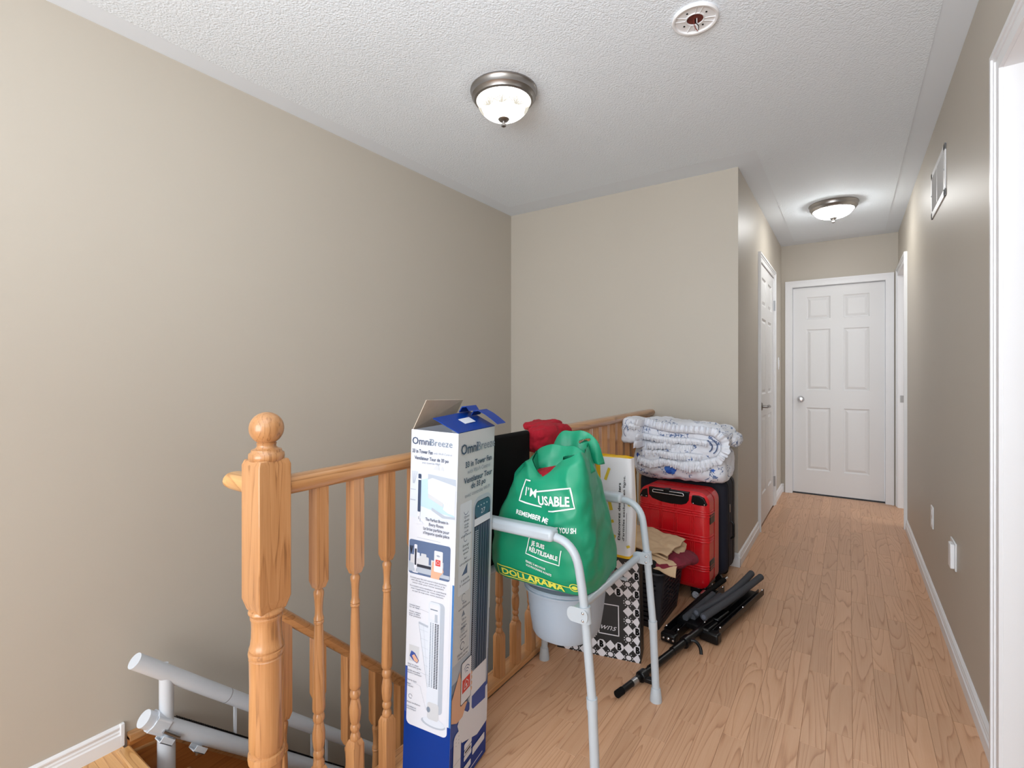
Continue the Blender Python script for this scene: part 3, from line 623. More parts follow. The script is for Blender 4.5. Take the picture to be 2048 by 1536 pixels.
#CONTENT
def puff(mb, c_, h_, e=0.5, amp=0.01, fs=9, seed=0, n=40, R=None, sx=1.0, shape=None):
    """cube sphere pushed to a soft block of half sizes h_"""
    vs = []; idx = {}; fsx = []
    for face in range(6):
        for i in range(n+1):
            for j in range(n+1):
                a, b = -1+2*i/n, -1+2*j/n
                p = [(a, b, 1), (a, -b, -1), (1, a, b), (-1, -a, b), (-a, 1, b), (a, -1, b)][face]
                key = tuple(round(q, 5) for q in p)
                if key not in idx: idx[key] = len(vs); vs.append(Vector(p))
    def g(face, i, j):
        a, b = -1+2*i/n, -1+2*j/n; p = [(a, b, 1), (a, -b, -1), (1, a, b), (-1, -a, b), (-a, 1, b), (a, -1, b)][face]
        return idx[tuple(round(q, 5) for q in p)]
    for face in range(6):
        for i in range(n):
            for j in range(n): fsx.append((g(face, i, j), g(face, i+1, j), g(face, i+1, j+1), g(face, i, j+1)))
    out = []
    for p in vs:
        m_ = max(abs(p.x), abs(p.y), abs(p.z)); q = 2/e
        L_ = (abs(p.x)**q+abs(p.y)**q+abs(p.z)**q)**(1/q); s_ = p/L_
        nrm = Vector((math.copysign(abs(s_.x)**(q-1), s_.x)/h_[0], math.copysign(abs(s_.y)**(q-1), s_.y)/h_[1], math.copysign(abs(s_.z)**(q-1), s_.z)/h_[2])).normalized()
        w_ = Vector((s_.x*h_[0], s_.y*h_[1], s_.z*h_[2]))
        d = nz((w_.x*sx, w_.y, w_.z), fs, seed)+0.5*nz((w_.x*sx, w_.y, w_.z), fs*2.3, seed+3)+0.3*nz(w_, fs*5, seed+5)
        w_ += nrm*d*amp
        if shape: w_ = shape(w_)
        if R is not None: w_ = R @ w_
        out.append(w_+Vector(c_))
    mb.add(out, fsx); return mb

# ------------------------------------------------------------------ fan carton
BB = Vector((-0.899, 1.010, 0.0)); yaw = 0.16
BT = Vector((0.032, 0.005, 1.0)).normalized()
BA = Vector((-math.cos(yaw), -math.sin(yaw), 0)); BA = (BA-BT*BA.dot(BT)).normalized()
BR = BA.cross(BT); BR = -BR if BR.y < 0 else BR
bw, bd, bh = 0.154, 0.212, 1.011
BB = BB+Vector((0, 0, 0.0075)); BB = BB+BA*0.0
box = thing('fan_carton', 'tall open blue and white tower fan carton leaning beside the balustrade', 'box', (BB.x, BB.y, 0))
th = 0.003
def P3(a, b, c): return BB+BA*a+BR*b+BT*c
mb = MB()
def wallq(a0, b0, a1, b1, h0=0, h1=bh):
    vs = [P3(a, b, c) for c in (h0, h1) for a, b in ((a0, b0), (a1, b0), (a1, b1), (a0, b1))]
    mb.add(vs, [(0,3,2,1),(4,5,6,7),(0,1,5,4),(1,2,6,5),(2,3,7,6),(3,0,4,7)])
wallq(0, 0, bw, th); wallq(0, bd-th, bw, bd); wallq(0, th, th, bd-th); wallq(bw-th, th, bw, bd-th); wallq(th, th, bw-th, bd-th, 0, 0.004)
mb.build('carton_body', 'cardw', box)
frA = lambda a, b, d: P3(bw-a, -d, b)             # left face, a from its left edge
frB = lambda a, b, d: P3(-d, a, b)                # right face
mats = ['cardblue', 'cardw', flat('ink_navy', (48, 66, 96)), flat('ink_grey', (120, 134, 152)), flat('ink_sky', (178, 206, 226)), flat('ink_pale', (208, 216, 228)), flat('ink_red', (204, 62, 56)), flat('ink_skin', (214, 168, 140)), flat('ink_slate', (84, 104, 140)), flat('ink_dark', (30, 38, 54)), flat('ink_mid', (172, 182, 196)), flat('ink_band', (56, 116, 180)), flat('ink_lightgrey', (196, 200, 206)), flat('ink_royal', (44, 76, 152)), flat('ink_teal', (40, 88, 112))]
BLUE, WH, NV, GR, SKY, PALE, RED_, SKIN, SLATE, DK, MID, BAND, LG, ROY, TEAL = range(15)
L = lambda s_: bw-s_                                # measured from the shared edge
art = MB()
rect2(art, 0, 0, bw, 0.21, frA, BLUE, 0.0003)
rect2(art, 0.148, 0.15, bw, 0.62, frA, BAND, 0.0002)
rect2(art, 0.0, 0.12, 0.009, 0.34, frA, ROY, 0.0002)
poly2(art, rrect(0.008, 0.178, 0.143, 0.62, 0.014), frA, WH, 0.0006)
rect2(art, 0.0, 0.60, bw, 0.62, frA, WH, 0.0005)
# bedroom scene
rect2(art, 0.002, 0.765, bw-0.003, 0.905, frA, PALE, 0.0006)
poly2(art, [(0.036, 0.872), (0.062, 0.880), (0.075, 0.858), (0.14, 0.80), (0.15, 0.783), (0.09, 0.79), (0.036, 0.80)], frA, SKY, 0.0008)
poly2(art, [(0.060, 0.892), (0.150, 0.886), (0.150, 0.842), (0.060, 0.850)], frA, MID, 0.0010)
poly2(art, [(0.060, 0.876), (0.075, 0.882), (0.150, 0.868), (0.150, 0.812), (0.110, 0.815), (0.062, 0.838)], frA, WH, 0.0012)
poly2(art, [(0.062, 0.838), (0.112, 0.818), (0.112, 0.806), (0.062, 0.826)], frA, LG, 0.0014)
poly2(art, [(0.120, 0.850), (0.150, 0.852), (0.150, 0.788), (0.128, 0.792), (0.112, 0.800)], frA, WH, 0.0015)
for k in range(5): stroke(art, [(0.124+k*0.006, 0.846), (0.118+k*0.007, 0.800)], 0.0008, frA, LG, 0.0017)
poly2(art, [(0.075, 0.800), (0.118, 0.783), (0.150, 0.784), (0.150, 0.778), (0.110, 0.776), (0.075, 0.792)], frA, MID, 0.0013)
poly2(art, [(0.075, 0.905), (0.092, 0.936-0.012), (0.098, 0.905), (0.106, 0.918), (0.112, 0.905)], frA, LG, 0.0010)
rect2(art, 0.002, 0.842, 0.020, 0.844, frA, MID, 0.0009); rect2(art, 0.002, 0.812, 0.020, 0.815, frA, MID, 0.0009)
for k in range(6): stroke(art, [(0.010+0.001*k, 0.86), (0.006+0.004*k, 0.895)], 0.0012, frA, MID, 0.0009)
poly2(art, rrect(0.0285, 0.783, 0.038, 0.889, 0.002), frA, NV, 0.0018); rect2(art, 0.0285, 0.872, 0.038, 0.876, frA, WH, 0.0020); rect2(art, 0.0285, 0.755, 0.037, 0.783, frA, WH, 0.0018)
poly2(art, ellipse(0.032, 0.753, 0.015, 0.004), frA, WH, 0.0017); stroke(art, [(0.033, 0.770), (0.033, 0.762)], 0.002, frA, GR, 0.002)
stroke(art, [(0.028, 0.710), (0.107, 0.709)], 0.0005, frA, GR, 0.0008)
# living room photo
poly2(art, rrect(0.003, 0.606, 0.139, 0.702, 0.007), frA, SLATE, 0.0008)
rect2(art, 0.004, 0.612, 0.138, 0.640, frA, MID, 0.0010)
poly2(art, rrect(0.008, 0.636, 0.070, 0.660, 0.003), frA, LG, 0.0012); poly2(art, rrect(0.020, 0.652, 0.040, 0.668, 0.003), frA, PALE, 0.0014); poly2(art, rrect(0.044, 0.652, 0.062, 0.668, 0.003), frA, LG, 0.0014)
rect2(art, 0.030, 0.628, 0.078, 0.636, frA, DK, 0.0014); rect2(art, 0.078, 0.640, 0.128, 0.655, frA, LG, 0.0012); rect2(art, 0.118, 0.622, 0.138, 0.660, frA, SLATE, 0.0013)
for k in range(5): stroke(art, [(0.010, 0.662), (0.005+k*0.003, 0.684)], 0.0016, frA, DK, 0.0012)
poly2(art, rrect(0.021, 0.622, 0.031, 0.690, 0.003), frA, WH, 0.0016); rect2(art, 0.023, 0.632, 0.029, 0.678, frA, DK, 0.0018); rect2(art, 0.024, 0.612, 0.028, 0.622, frA, WH, 0.0016); poly2(art, ellipse(0.026, 0.612, 0.010, 0.002), frA, WH, 0.0016)
poly2(art, [(0.078, 0.606), (0.082, 0.650), (0.088, 0.654), (0.116, 0.640), (0.120, 0.630), (0.108, 0.616), (0.106, 0.606)], frA, SKIN, 0.0018)
poly2(art, rrect(0.088, 0.626, 0.116, 0.684, 0.003), frA, WH, 0.0020); rect2(art, 0.093, 0.643, 0.109, 0.660, frA, RED_, 0.0022)
stroke(art, [(0.0965, 0.648), (0.0965, 0.653), (0.101, 0.657), (0.1055, 0.653), (0.1055, 0.648), (0.0965, 0.648)], 0.001, frA, WH, 0.0024)
for r_ in (0.004, 0.007): stroke(art, ellipse(0.101, 0.666, r_, r_*0.9, 8, 0.6, 2.6), 0.0012, frA, NV, 0.0024)
# exploded fan drawing
poly2(art, rrect(0.074, 0.235, 0.126, 0.542, 0.012), frA, MID, 0.0008); poly2(art, rrect(0.074, 0.240, 0.112, 0.540, 0.008), frA, PALE, 0.0010)
poly2(art, rrect(0.078, 0.492, 0.108, 0.534, 0.004), frA, WH, 0.0012); rect2(art, 0.080, 0.518, 0.104, 0.521, frA, GR, 0.0014); rect2(art, 0.095, 0.486, 0.104, 0.508, frA, MID, 0.0014)
for j in range(4):
    for k in range(40): rect2(art, 0.081+j*0.0075, 0.304+k*0.0045, 0.081+j*0.0075+(0.003 if j < 2 else 0.0052), 0.3068+k*0.0045, frA, DK if j > 1 else GR, 0.0014)
poly2(art, [(0.042, 0.473), (0.074, 0.472), (0.082, 0.300), (0.076, 0.300)], frA, PALE, 0.0009)
for k in range(7): stroke(art, [(0.045+k*0.0045, 0.455-k*0.024), (0.074+k*0.001, 0.453-k*0.024)], 0.0006, frA, MID, 0.0011)
stroke(art, [(0.042, 0.473), (0.074, 0.468)], 0.006, frA, MID, 0.0012); stroke(art, [(0.058, 0.470), (0.078, 0.30)], 0.0006, frA, MID, 0.0011); stroke(art, [(0.042, 0.473), (0.076, 0.300)], 0.0007, frA, GR, 0.0011)
poly2(art, ellipse(0.098, 0.205, 0.040, 0.013), frA, MID, 0.0009); poly2(art, ellipse(0.100, 0.209, 0.036, 0.012), frA, PALE, 0.0011); poly2(art, rrect(0.078, 0.214, 0.115, 0.262, 0.008), frA, LG, 0.0012); poly2(art, ellipse(0.082, 0.240, 0.006, 0.008), frA, GR, 0.0014)
rect2(art, 0.012, 0.358, 0.046, 0.404, frA, LG, 0.0008); poly2(art, [(0.014, 0.372), (0.020, 0.388), (0.032, 0.384), (0.046, 0.366), (0.040, 0.356), (0.026, 0.362)], frA, ROY, 0.0010); poly2(art, [(0.022, 0.374), (0.030, 0.380), (0.044, 0.366), (0.040, 0.358), (0.030, 0.362)], frA, SKIN, 0.0012)
stroke(art, [(0.036, 0.512), (0.074, 0.508)], 0.0005, frA, GR, 0.0008); stroke(art, [(0.036, 0.338), (0.080, 0.330)], 0.0005, frA, GR, 0.0008); stroke(art, [(0.030, 0.300), (0.052, 0.296), (0.074, 0.235)], 0.0005, frA, GR, 0.0008)
stroke(art, ellipse(0.020, 0.258, 0.006, 0.006, 17, 0, 2*PI*16/17), 0.0012, frA, NV, 0.0008)
# right face
for k in range(14): rect2(art, 0, 0.05+k*0.025, bd, 0.075+k*0.025, frB, [BLUE, BLUE, BLUE, BLUE, ROY, ROY, ROY, SLATE, SLATE, SLATE, GR, MID, MID, LG][k], 0.0002)
rect2(art, 0, 0, bd, 0.05, frB, BLUE, 0.0002); rect2(art, 0, 0.40, bd, bh, frB, LG, 0.0002); rect2(art, 0.209, 0.165, bd, 0.45, frB, SLATE, 0.0003)
poly2(art, rrect(0.090, 0.21, 0.206, 0.815, 0.035), frB, MID, 0.0006)
poly2(art, rrect(0.100, 0.26, 0.196, 0.802, 0.022), frB, DK, 0.0009); poly2(art, rrect(0.102, 0.752, 0.194, 0.800, 0.020), frB, TEAL, 0.0012)
rect2(art, 0.100, 0.731, 0.196, 0.752, frB, WH, 0.0013)
for k in range(24): rect2(art, 0.104+k*0.0038, 0.295, 0.1058+k*0.0038, 0.728, frB, [NV, TEAL, GR, SLATE][k*7 % 4], 0.0013)
for k in range(70): rect2(art, 0.104, 0.30+k*0.006, 0.124, 0.3022+k*0.006, frB, MID, 0.0015)
for k in range(4): rect2(art, 0.116+k*0.018, 0.785, 0.121+k*0.018, 0.788, frB, WH, 0.0015)
poly2(art, [(0.196, 0.30), (0.196, 0.20), (0.100, 0.20), (0.100, 0.305)], frB, WH, 0.0016); poly2(art, [(0.090, 0.200), (0.209, 0.215), (bd, 0.165), (bd, 0.100), (0.150, 0.095), (0.060, 0.130), (0.034, 0.195), (0.060, 0.225)], frB, WH, 0.0017)
poly2(art, [(0.196, 0.230), (0.196, 0.178), (0.120, 0.190), (0.112, 0.200), (0.112, 0.232)], frB, ROY, 0.0019)
poly2(art, [(0.000, 0.285), (0.040, 0.345), (0.050, 0.300), (0.060, 0.245), (0.085, 0.235), (0.060, 0.205), (0.030, 0.205), (0.000, 0.222)], frB, SKIN, 0.0020)
poly2(art, rrect(0.046, 0.240, 0.104, 0.362, 0.006), frB, DK, 0.0022); poly2(art, rrect(0.048, 0.243, 0.102, 0.360, 0.005), frB, WH, 0.0024); rect2(art, 0.054, 0.272, 0.097, 0.310, frB, RED_, 0.0026)
stroke(art, [(0.064, 0.280), (0.064, 0.294), (0.0755, 0.304), (0.087, 0.294), (0.087, 0.280), (0.064, 0.280)], 0.0022, frB, WH, 0.0028); rect2(art, 0.072, 0.284, 0.079, 0.292, frB, WH, 0.0028)
for r_ in (0.010, 0.018, 0.026): stroke(art, ellipse(0.075, 0.318, r_*0.8, r_, 9, 0.7, 2.5), 0.0022, frB, SLATE, 0.0026)
for yy in (0.326, 0.312, 0.296, 0.28): poly2(art, ellipse(0.106, yy-0.02, 0.004, 0.006), frB, SKIN, 0.0023)
poly2(art, rrect(0.016, 0.045, 0.056, 0.176, 0.016), frB, WH, 0.0020); stroke(art, [(0.018, 0.092), (0.054, 0.092)], 0.001, frB, GR, 0.0022)
for k in range(6): poly2(art, ellipse(0.029+0.014*(k % 2), 0.162-0.010*(k//2), 0.0022, 0.0022, 8), frB, MID, 0.0022)
for (a0, b0, a1, b1) in ((0.075, 0.096, 0.118, 0.114), (0.075, 0.080, 0.118, 0.094), (0.075, 0.064, 0.118, 0.078), (0.124, 0.050, 0.198, 0.072), (0.062, 0.030, 0.116, 0.048)): poly2(art, rrect(a0, b0, a1, b1, 0.004), frB, WH, 0.0020)
rect2(art, 0.080, 0.084, 0.112, 0.090, frB, DK, 0.0022)
poly2(art, rrect(0.018, 0.560, 0.082, 0.815, 0.006), frB, PALE, 0.0005)
stroke(art, ellipse(0.052, 0.790, 0.012, 0.010, 9, PI, 2*PI), 0.0018, frB, SLATE, 0.0008); stroke(art, ellipse(0.052, 0.715, 0.009, 0.011, 14, 0.6, 5.9), 0.0015, frB, SLATE, 0.0008)
poly2(art, [(0.036, 0.612), (0.066, 0.612), (0.066, 0.640)], frB, SLATE, 0.0008); stroke(art, ellipse(0.050, 0.548, 0.010, 0.010, 12, 0.6, 5.6), 0.0015, frB, GR, 0.0008); poly2(art, [(0.042, 0.496), (0.060, 0.496), (0.051, 0.512)], frB, GR, 0.0008)
for k in range(4): stroke(art, [(0.040, 0.452+k*0.004), (0.060, 0.452+k*0.004)], 0.0012, frB, GR, 0.0008)
stroke(art, ellipse(0.050, 0.412, 0.010, 0.010, 15, 0, 2*PI*14/15), 0.0016, frB, NV, 0.0008)
rect2(art, 0.012, 0.015, 0.19, 0.018, frB, WH, 0.0008)
o = art.build('printed_artwork', mats, box, smooth='flat2d', kind='stuff')
lt = MB(); LN, LG_, LW = 0, 1, 2
def tA(s_, x0, x1, y_, h_, mi=0, bold=0.012): put_text(lt, s_, x0, x1, y_, h_, frA, mi, 0.0026, bold)
def tB(s_, x0, x1, y_, h_, mi=0, bold=0.012): put_text(lt, s_, x0, x1, y_, h_, frB, mi, 0.0026, bold)
tA('Omni', 0.005, 0.066, 0.971, 0.020, 0, 0.006); tA('Breeze', 0.066, 0.137, 0.971, 0.019, 1, 0.0)
tA('33 in Tower Fan', 0.006, 0.074, 0.947, 0.0105, 0, 0.02); tA('with Wi-Fi Control', 0.078, 0.136, 0.948, 0.006, 1, 0)
tA('Ventilateur Tour de 33 po', 0.014, 0.126, 0.929, 0.0095, 0, 0.02); tA('avec contrôle Wi-Fi', 0.040, 0.100, 0.919, 0.006, 1, 0)
tA('The Perfect Breeze in', 0.056, 0.130, 0.762, 0.0085, 0, 0.01); tA('Every Room', 0.068, 0.115, 0.749, 0.0085, 0, 0.01)
tA('La brise parfaite pour', 0.050, 0.134, 0.736, 0.0085, 0, 0.01); tA('n’importe quelle pièce', 0.050, 0.135, 0.724, 0.0085, 0, 0.01)
for k, s_ in enumerate(('Connect your fan and control it from anywhere', 'with the app on your smart phone or by', 'voice with your home assistant', 'Connectez votre ventilateur et contrôlez-le', 'avec l’application sur votre téléphone', 'ou par la voix avec votre assistant')): tA(s_, 0.010+0.004*(k % 3), 0.130-0.004*(k % 3), 0.594-0.0068*k-(0.003 if k > 2 else 0), 0.0042, 0, 0.0)
for y_, lines in ((0.516, ('Compact motor', 'for air flow')), (0.498, ('Moteur compact', 'pour le débit', 'd’air puissant')), (0.348, ('Easy to clean', 'removable grille')), (0.330, ('Grille amovible', 'facile à nettoyer')), (0.303, ('Sturdy base',)), (0.292, ('Base', 'robuste')), (0.240, ('Auto oscillation',)), (0.228, ('Oscillation', 'automatique'))):
    for k, s_ in enumerate(lines): tA(s_, 0.010, 0.010+0.0028*len(s_), y_-0.006*k, 0.0042, 0, 0.0)
tB('Omni', 0.013, 0.105, 0.951, 0.028, 0, 0.014); tB('Breeze', 0.105, 0.212, 0.951, 0.026, 1, 0.0)
tB('33 in Tower Fan', 0.038, 0.192, 0.912, 0.016, 0, 0.02); tB('with Wi-Fi Control', 0.050, 0.184, 0.893, 0.012, 1, 0.0)
tB('Ventilateur Tour', 0.032, 0.198, 0.868, 0.016, 0, 0.02); tB('de 33 po', 0.073, 0.158, 0.848, 0.016, 0, 0.02); tB('avec contrôle Wi-Fi', 0.040, 0.188, 0.828, 0.011, 1, 0)
for y_, lines in ((0.772, ('Quiet', 'sleep', 'mode')), (0.742, ('Mode', 'nuit', 'silencieux')), (0.692, ('Energy', 'saving', 'timer')), (0.655, ('Air', 'circulation')), (0.596, ('3 speeds', '3 vitesses')), (0.530, ('Wide', 'oscillation')), (0.485, ('Slim', 'tower', 'design')), (0.442, ('Control', 'panel')), (0.392, ('Sleep timer', 'Minuterie'))):
    for k, s_ in enumerate(lines): tB(s_, 0.052-0.0028*len(s_), 0.052+0.0028*len(s_), y_-0.011*k, 0.0065, 0, 0.0)
tB('27', 0.135, 0.160, 0.762, 0.014, 2, 0.0)
lt.build('lettering', [flat('ink_navy', (0,0,0)), flat('ink_grey', (0,0,0)), 'cardw'], box, smooth='flat2d', kind='stuff')
# flaps
def slab3(mb, q, t_, mi=0):
    q = [Vector(p) for p in q]; n_ = (q[1]-q[0]).cross(q[-1]-q[0]).normalized()*t_; k = len(q)
    mb.add([p for p in q]+[p+n_ for p in q], [tuple(range(k))[::-1], tuple(range(k, 2*k))]+[(i, (i+1) % k, (i+1) % k+k, i+k) for i in range(k)], mi)
mb = MB(); slab3(mb, [P3(bw-0.001, 0.004, bh), P3(bw-0.001, bd-0.004, bh), P3(bw-0.040, bd-0.004, bh+0.076), P3(bw-0.036, 0.014, bh+0.084)], 0.0022)
mb.build('side_flap', 'card', box)
mb = MB(); slab3(mb, [P3(0.0, 0.000, bh), P3(0.0, bd, bh), P3(0.088, bd-0.006, bh+0.040), P3(0.086, 0.003, bh+0.034)], 0.0022); top = mb.build('top_flap', 'cardblue', box)
mb = MB(); slab3(mb, [P3(0.030, 0.085, bh+0.0165), P3(0.030, 0.145, bh+0.0180), P3(0.054, 0.145, bh+0.0290), P3(0.054, 0.085, bh+0.0270)], 0.0008); mb.build('barcode_sticker', 'cardw', top)
def ribbon(nm, pth, b0_, b1_):
    mb = MB(); vs = [P3(a, b, bh+c) for a, c in pth for b in (b0_, b1_)]+[P3(a-0.0015, b, bh+c-0.0025) for a, c in pth for b in (b0_, b1_)]
    k = len(pth); fs = [(2*i, 2*i+1, 2*i+3, 2*i+2) for i in range(k-1)]+[(2*k+2*i, 2*k+2*i+2, 2*k+2*i+3, 2*k+2*i+1) for i in range(k-1)]+[(2*i, 2*i+2, 2*k+2*i+2, 2*k+2*i) for i in range(k-1)]+[(2*i+1, 2*k+2*i+1, 2*k+2*i+3, 2*i+3) for i in range(k-1)]+[(0, 2*k, 2*k+1, 1), (2*k-2, 2*k-1, 4*k-1, 4*k-2)]
    mb.add(vs, fs); return mb.build(nm, 'cardblue', box, smooth=60)
ribbon('tuck_tab', [(0.060, 0.034), (0.052, 0.047), (0.036, 0.050), (0.012, 0.040), (-0.012, 0.026), (-0.030, 0.014)], 0.168, bd+0.012)
ribbon('torn_tab', [(0.086, 0.044), (0.076, 0.060), (0.062, 0.062), (0.052, 0.050)], 0.140, bd-0.010)

# ------------------------------------------------------------------ commode chair
ch = thing('commode_chair', 'pale grey steel commode chair with grey pail, loaded with a green bag', 'commode chair', (-0.8, 1.51, 0))
YN, YFA = 1.25, 1.762
for Y_, nm in ((YN, 'n'), (YFA, 'f')):
    mb = MB()
    xt = -0.640 if nm == 'n' else -0.632
    mb.tube(fillet([(-0.585, Y_, 0.27), (-0.612, Y_, 0.56), (xt, Y_, 0.706), (-1.005, Y_, 0.712), (-1.018, Y_, 0.50), (-1.032, Y_, 0.27)], 0.10, 8), 0.0125, 16); mb.build('side_frame', 'grey', ch, smooth=60)
    for xa, xb in ((-0.585, -0.575), (-1.032, -1.041)):
        mb = MB(); mb.tube([(xa-0.0015*(1 if xa > -0.8 else -1), Y_, 0.285), (xa, Y_, 0.255)], 0.0155, 16); mb.tube([(xa, Y_, 0.262), (xb, Y_, 0.035)], 0.0135, 16)
        lg = mb.build('leg', 'grey', ch, smooth=50)
        mb = MB(); mb.lathe([(0.0, 0.0), (0.021, 0.0), (0.0205, 0.012), (0.0165, 0.045), (0.015, 0.048), (0.0, 0.048)], (xb, Y_, 0.0), 20); mb.build('rubber_foot', 'rubber', lg, smooth=45)
        mb = MB(); mb.lathe([(0.003, 0), (0.002, 0.003)], (xa+0.0125 if xa > -0.8 else xa-0.0125, Y_, 0.21), 8, 'X'); mb.build('height_button', 'chrome', lg)
    # arm pad
    mb = MB(); fr = lambda a, b, d: Vector((a, Y_+b, 0.0))
    s_ = [(-0.965, -0.024, 0.694), (-0.70, -0.024, 0.694), (-0.70, 0.024, 0.694), (-0.965, 0.024, 0.694)]
    mb.add([(x_, Y_+y_, z_) for x_, y_, z_ in s_]+[(x_, Y_+y_*0.9, 0.730) for x_, y_, z_ in s_], [(0,3,2,1),(4,5,6,7),(0,1,5,4),(1,2,6,5),(2,3,7,6),(3,0,4,7)])
    mb.build('arm_pad', 'grey', ch, bevel=(0.012, 4))
    # bracket plate holding the cross bars
    mb = MB(); e = -1 if nm == 'n' else -1
    yo = Y_-0.0165 if nm == 'n' else Y_-0.0165
    pl = rrect(-0.655, 0.488, -0.592, 0.530, 0.018)
    mb.prism(pl, 0, 0.004, lambda a, b, d: Vector((a, yo+d, b)))
    mb.tube([(-0.6035, Y_, 0.487), (-0.6085, Y_, 0.531)], 0.0165, 16)
    br = mb.build('bracket', 'grey', ch, smooth=40)
    for zz in (0.498, 0.519): mb = MB(); mb.lathe([(0.0042, 0), (0.0040, -0.002), (0.001, -0.004)], (-0.606, Y_-0.0165, zz), 12, 'Y'); mb.build('rivet', 'chrome', br, smooth=60)
for xa, zz in ((-0.640, 0.506), (-1.022, 0.50)):
    mb = MB(); mb.tube([(xa, YN-0.004, zz), (xa, YFA-0.004, zz)], 0.0125, 16); mb.build('cross_bar', 'grey', ch, smooth=50)
# seat and pail
mb = MB(); n = 40
def supe(cx, cy, a, b, e, t_): return (cx+a*math.copysign(abs(math.cos(t_))**e, math.cos(t_)), cy+b*math.copysign(abs(math.sin(t_))**e, math.sin(t_)))
vs = []; 
for z_, k in ((0.494, 1.0), (0.514, 1.0), (0.520, 0.97)): vs += [(*supe(-0.825, 1.525, 0.168*k, 0.165*k, 0.8, 2*PI*i/n), z_) for i in range(n)]
mb.add(vs, [tuple(range(n))[::-1], tuple(range(2*n, 3*n))]+[(r*n+i, r*n+(i+1) % n, (r+1)*n+(i+1) % n, (r+1)*n+i) for r in range(2) for i in range(n)])
mb.build('seat', 'grey', ch, smooth=40)
mb = MB(); vs = []
pp = [(0.306, 0.090, 0.0), (0.310, 0.102, 0.0), (0.322, 0.108, 0.0), (0.38, 0.117, 0.0), (0.462, 0.126, 0), (0.465, 0.134, 0), (0.471, 0.135, 0), (0.473, 0.131, 0), (0.471, 0.122, 0), (0.465, 0.120, 0), (0.32, 0.100, 0)]
PCX, PCY = -0.797, 1.500
for z_, r_, _ in pp: vs += [(*supe(PCX, PCY, r_, r_*1.12, 0.86, 2*PI*i/n), z_) for i in range(n)]
k = len(pp); mb.add(vs, [tuple(range(n))[::-1], tuple(range((k-1)*n, k*n))]+[(r*n+i, r*n+(i+1) % n, (r+1)*n+(i+1) % n, (r+1)*n+i) for r in range(k-1) for i in range(n)])
pail = mb.build('pail', 'pail', ch, smooth=35)
mb = MB(); vs = []; pp = [(0.4735, 0.134), (0.478, 0.135), (0.483, 0.131), (0.485, 0.09), (0.490, 0.075), (0.491, 0.02)]
for z_, r_ in pp: vs += [(*supe(PCX, PCY, r_, r_*1.1, 0.86, 2*PI*i/n), z_) for i in range(n)]
k = len(pp); mb.add(vs, [tuple(range(n))[::-1], tuple(range((k-1)*n, k*n))]+[(r*n+i, r*n+(i+1) % n, (r+1)*n+(i+1) % n, (r+1)*n+i) for r in range(k-1) for i in range(n)])
mb.build('pail_lid', 'pail', ch, smooth=35)
mb = MB()
for yy in (0.160,): mb.box((-1.018, PCY+yy-0.005, 0.452), (-0.645, PCY+yy+0.005, 0.460))
for xx_ in (-0.142,): mb.box((PCX+xx_-0.005, PCY-0.05, 0.452), (PCX+xx_+0.005, PCY+0.156, 0.460))
rk_ = mb.build('pail_holder', 'grey', ch)
mb = MB(); mb.box((-1.055, 1.335, 0.475), (-1.028, 1.635, 0.958)); mb.build('backrest', 'blackmatt', ch, bevel=(0.012, 4))
for yy in (1.40, 1.57):
    mb = MB(); mb.tube([(-1.022, yy, 0.49), (-1.022, yy, 0.62)], 0.006, 10); mb.build('backrest_bar', 'grey', ch, smooth=50)

# ------------------------------------------------------------------ green bag
def curve(tab, z_):
    if z_ <= tab[0][0]: return tab[0][1:]
    for a, b in zip(tab, tab[1:]):
        if z_ <= b[0]:
            t_ = (z_-a[0])/(b[0]-a[0]); t_ = t_*t_*(3-2*t_) if False else t_; return tuple(p+(q-p)*t_ for p, q in zip(a[1:], b[1:]))
    return tab[-1][1:]
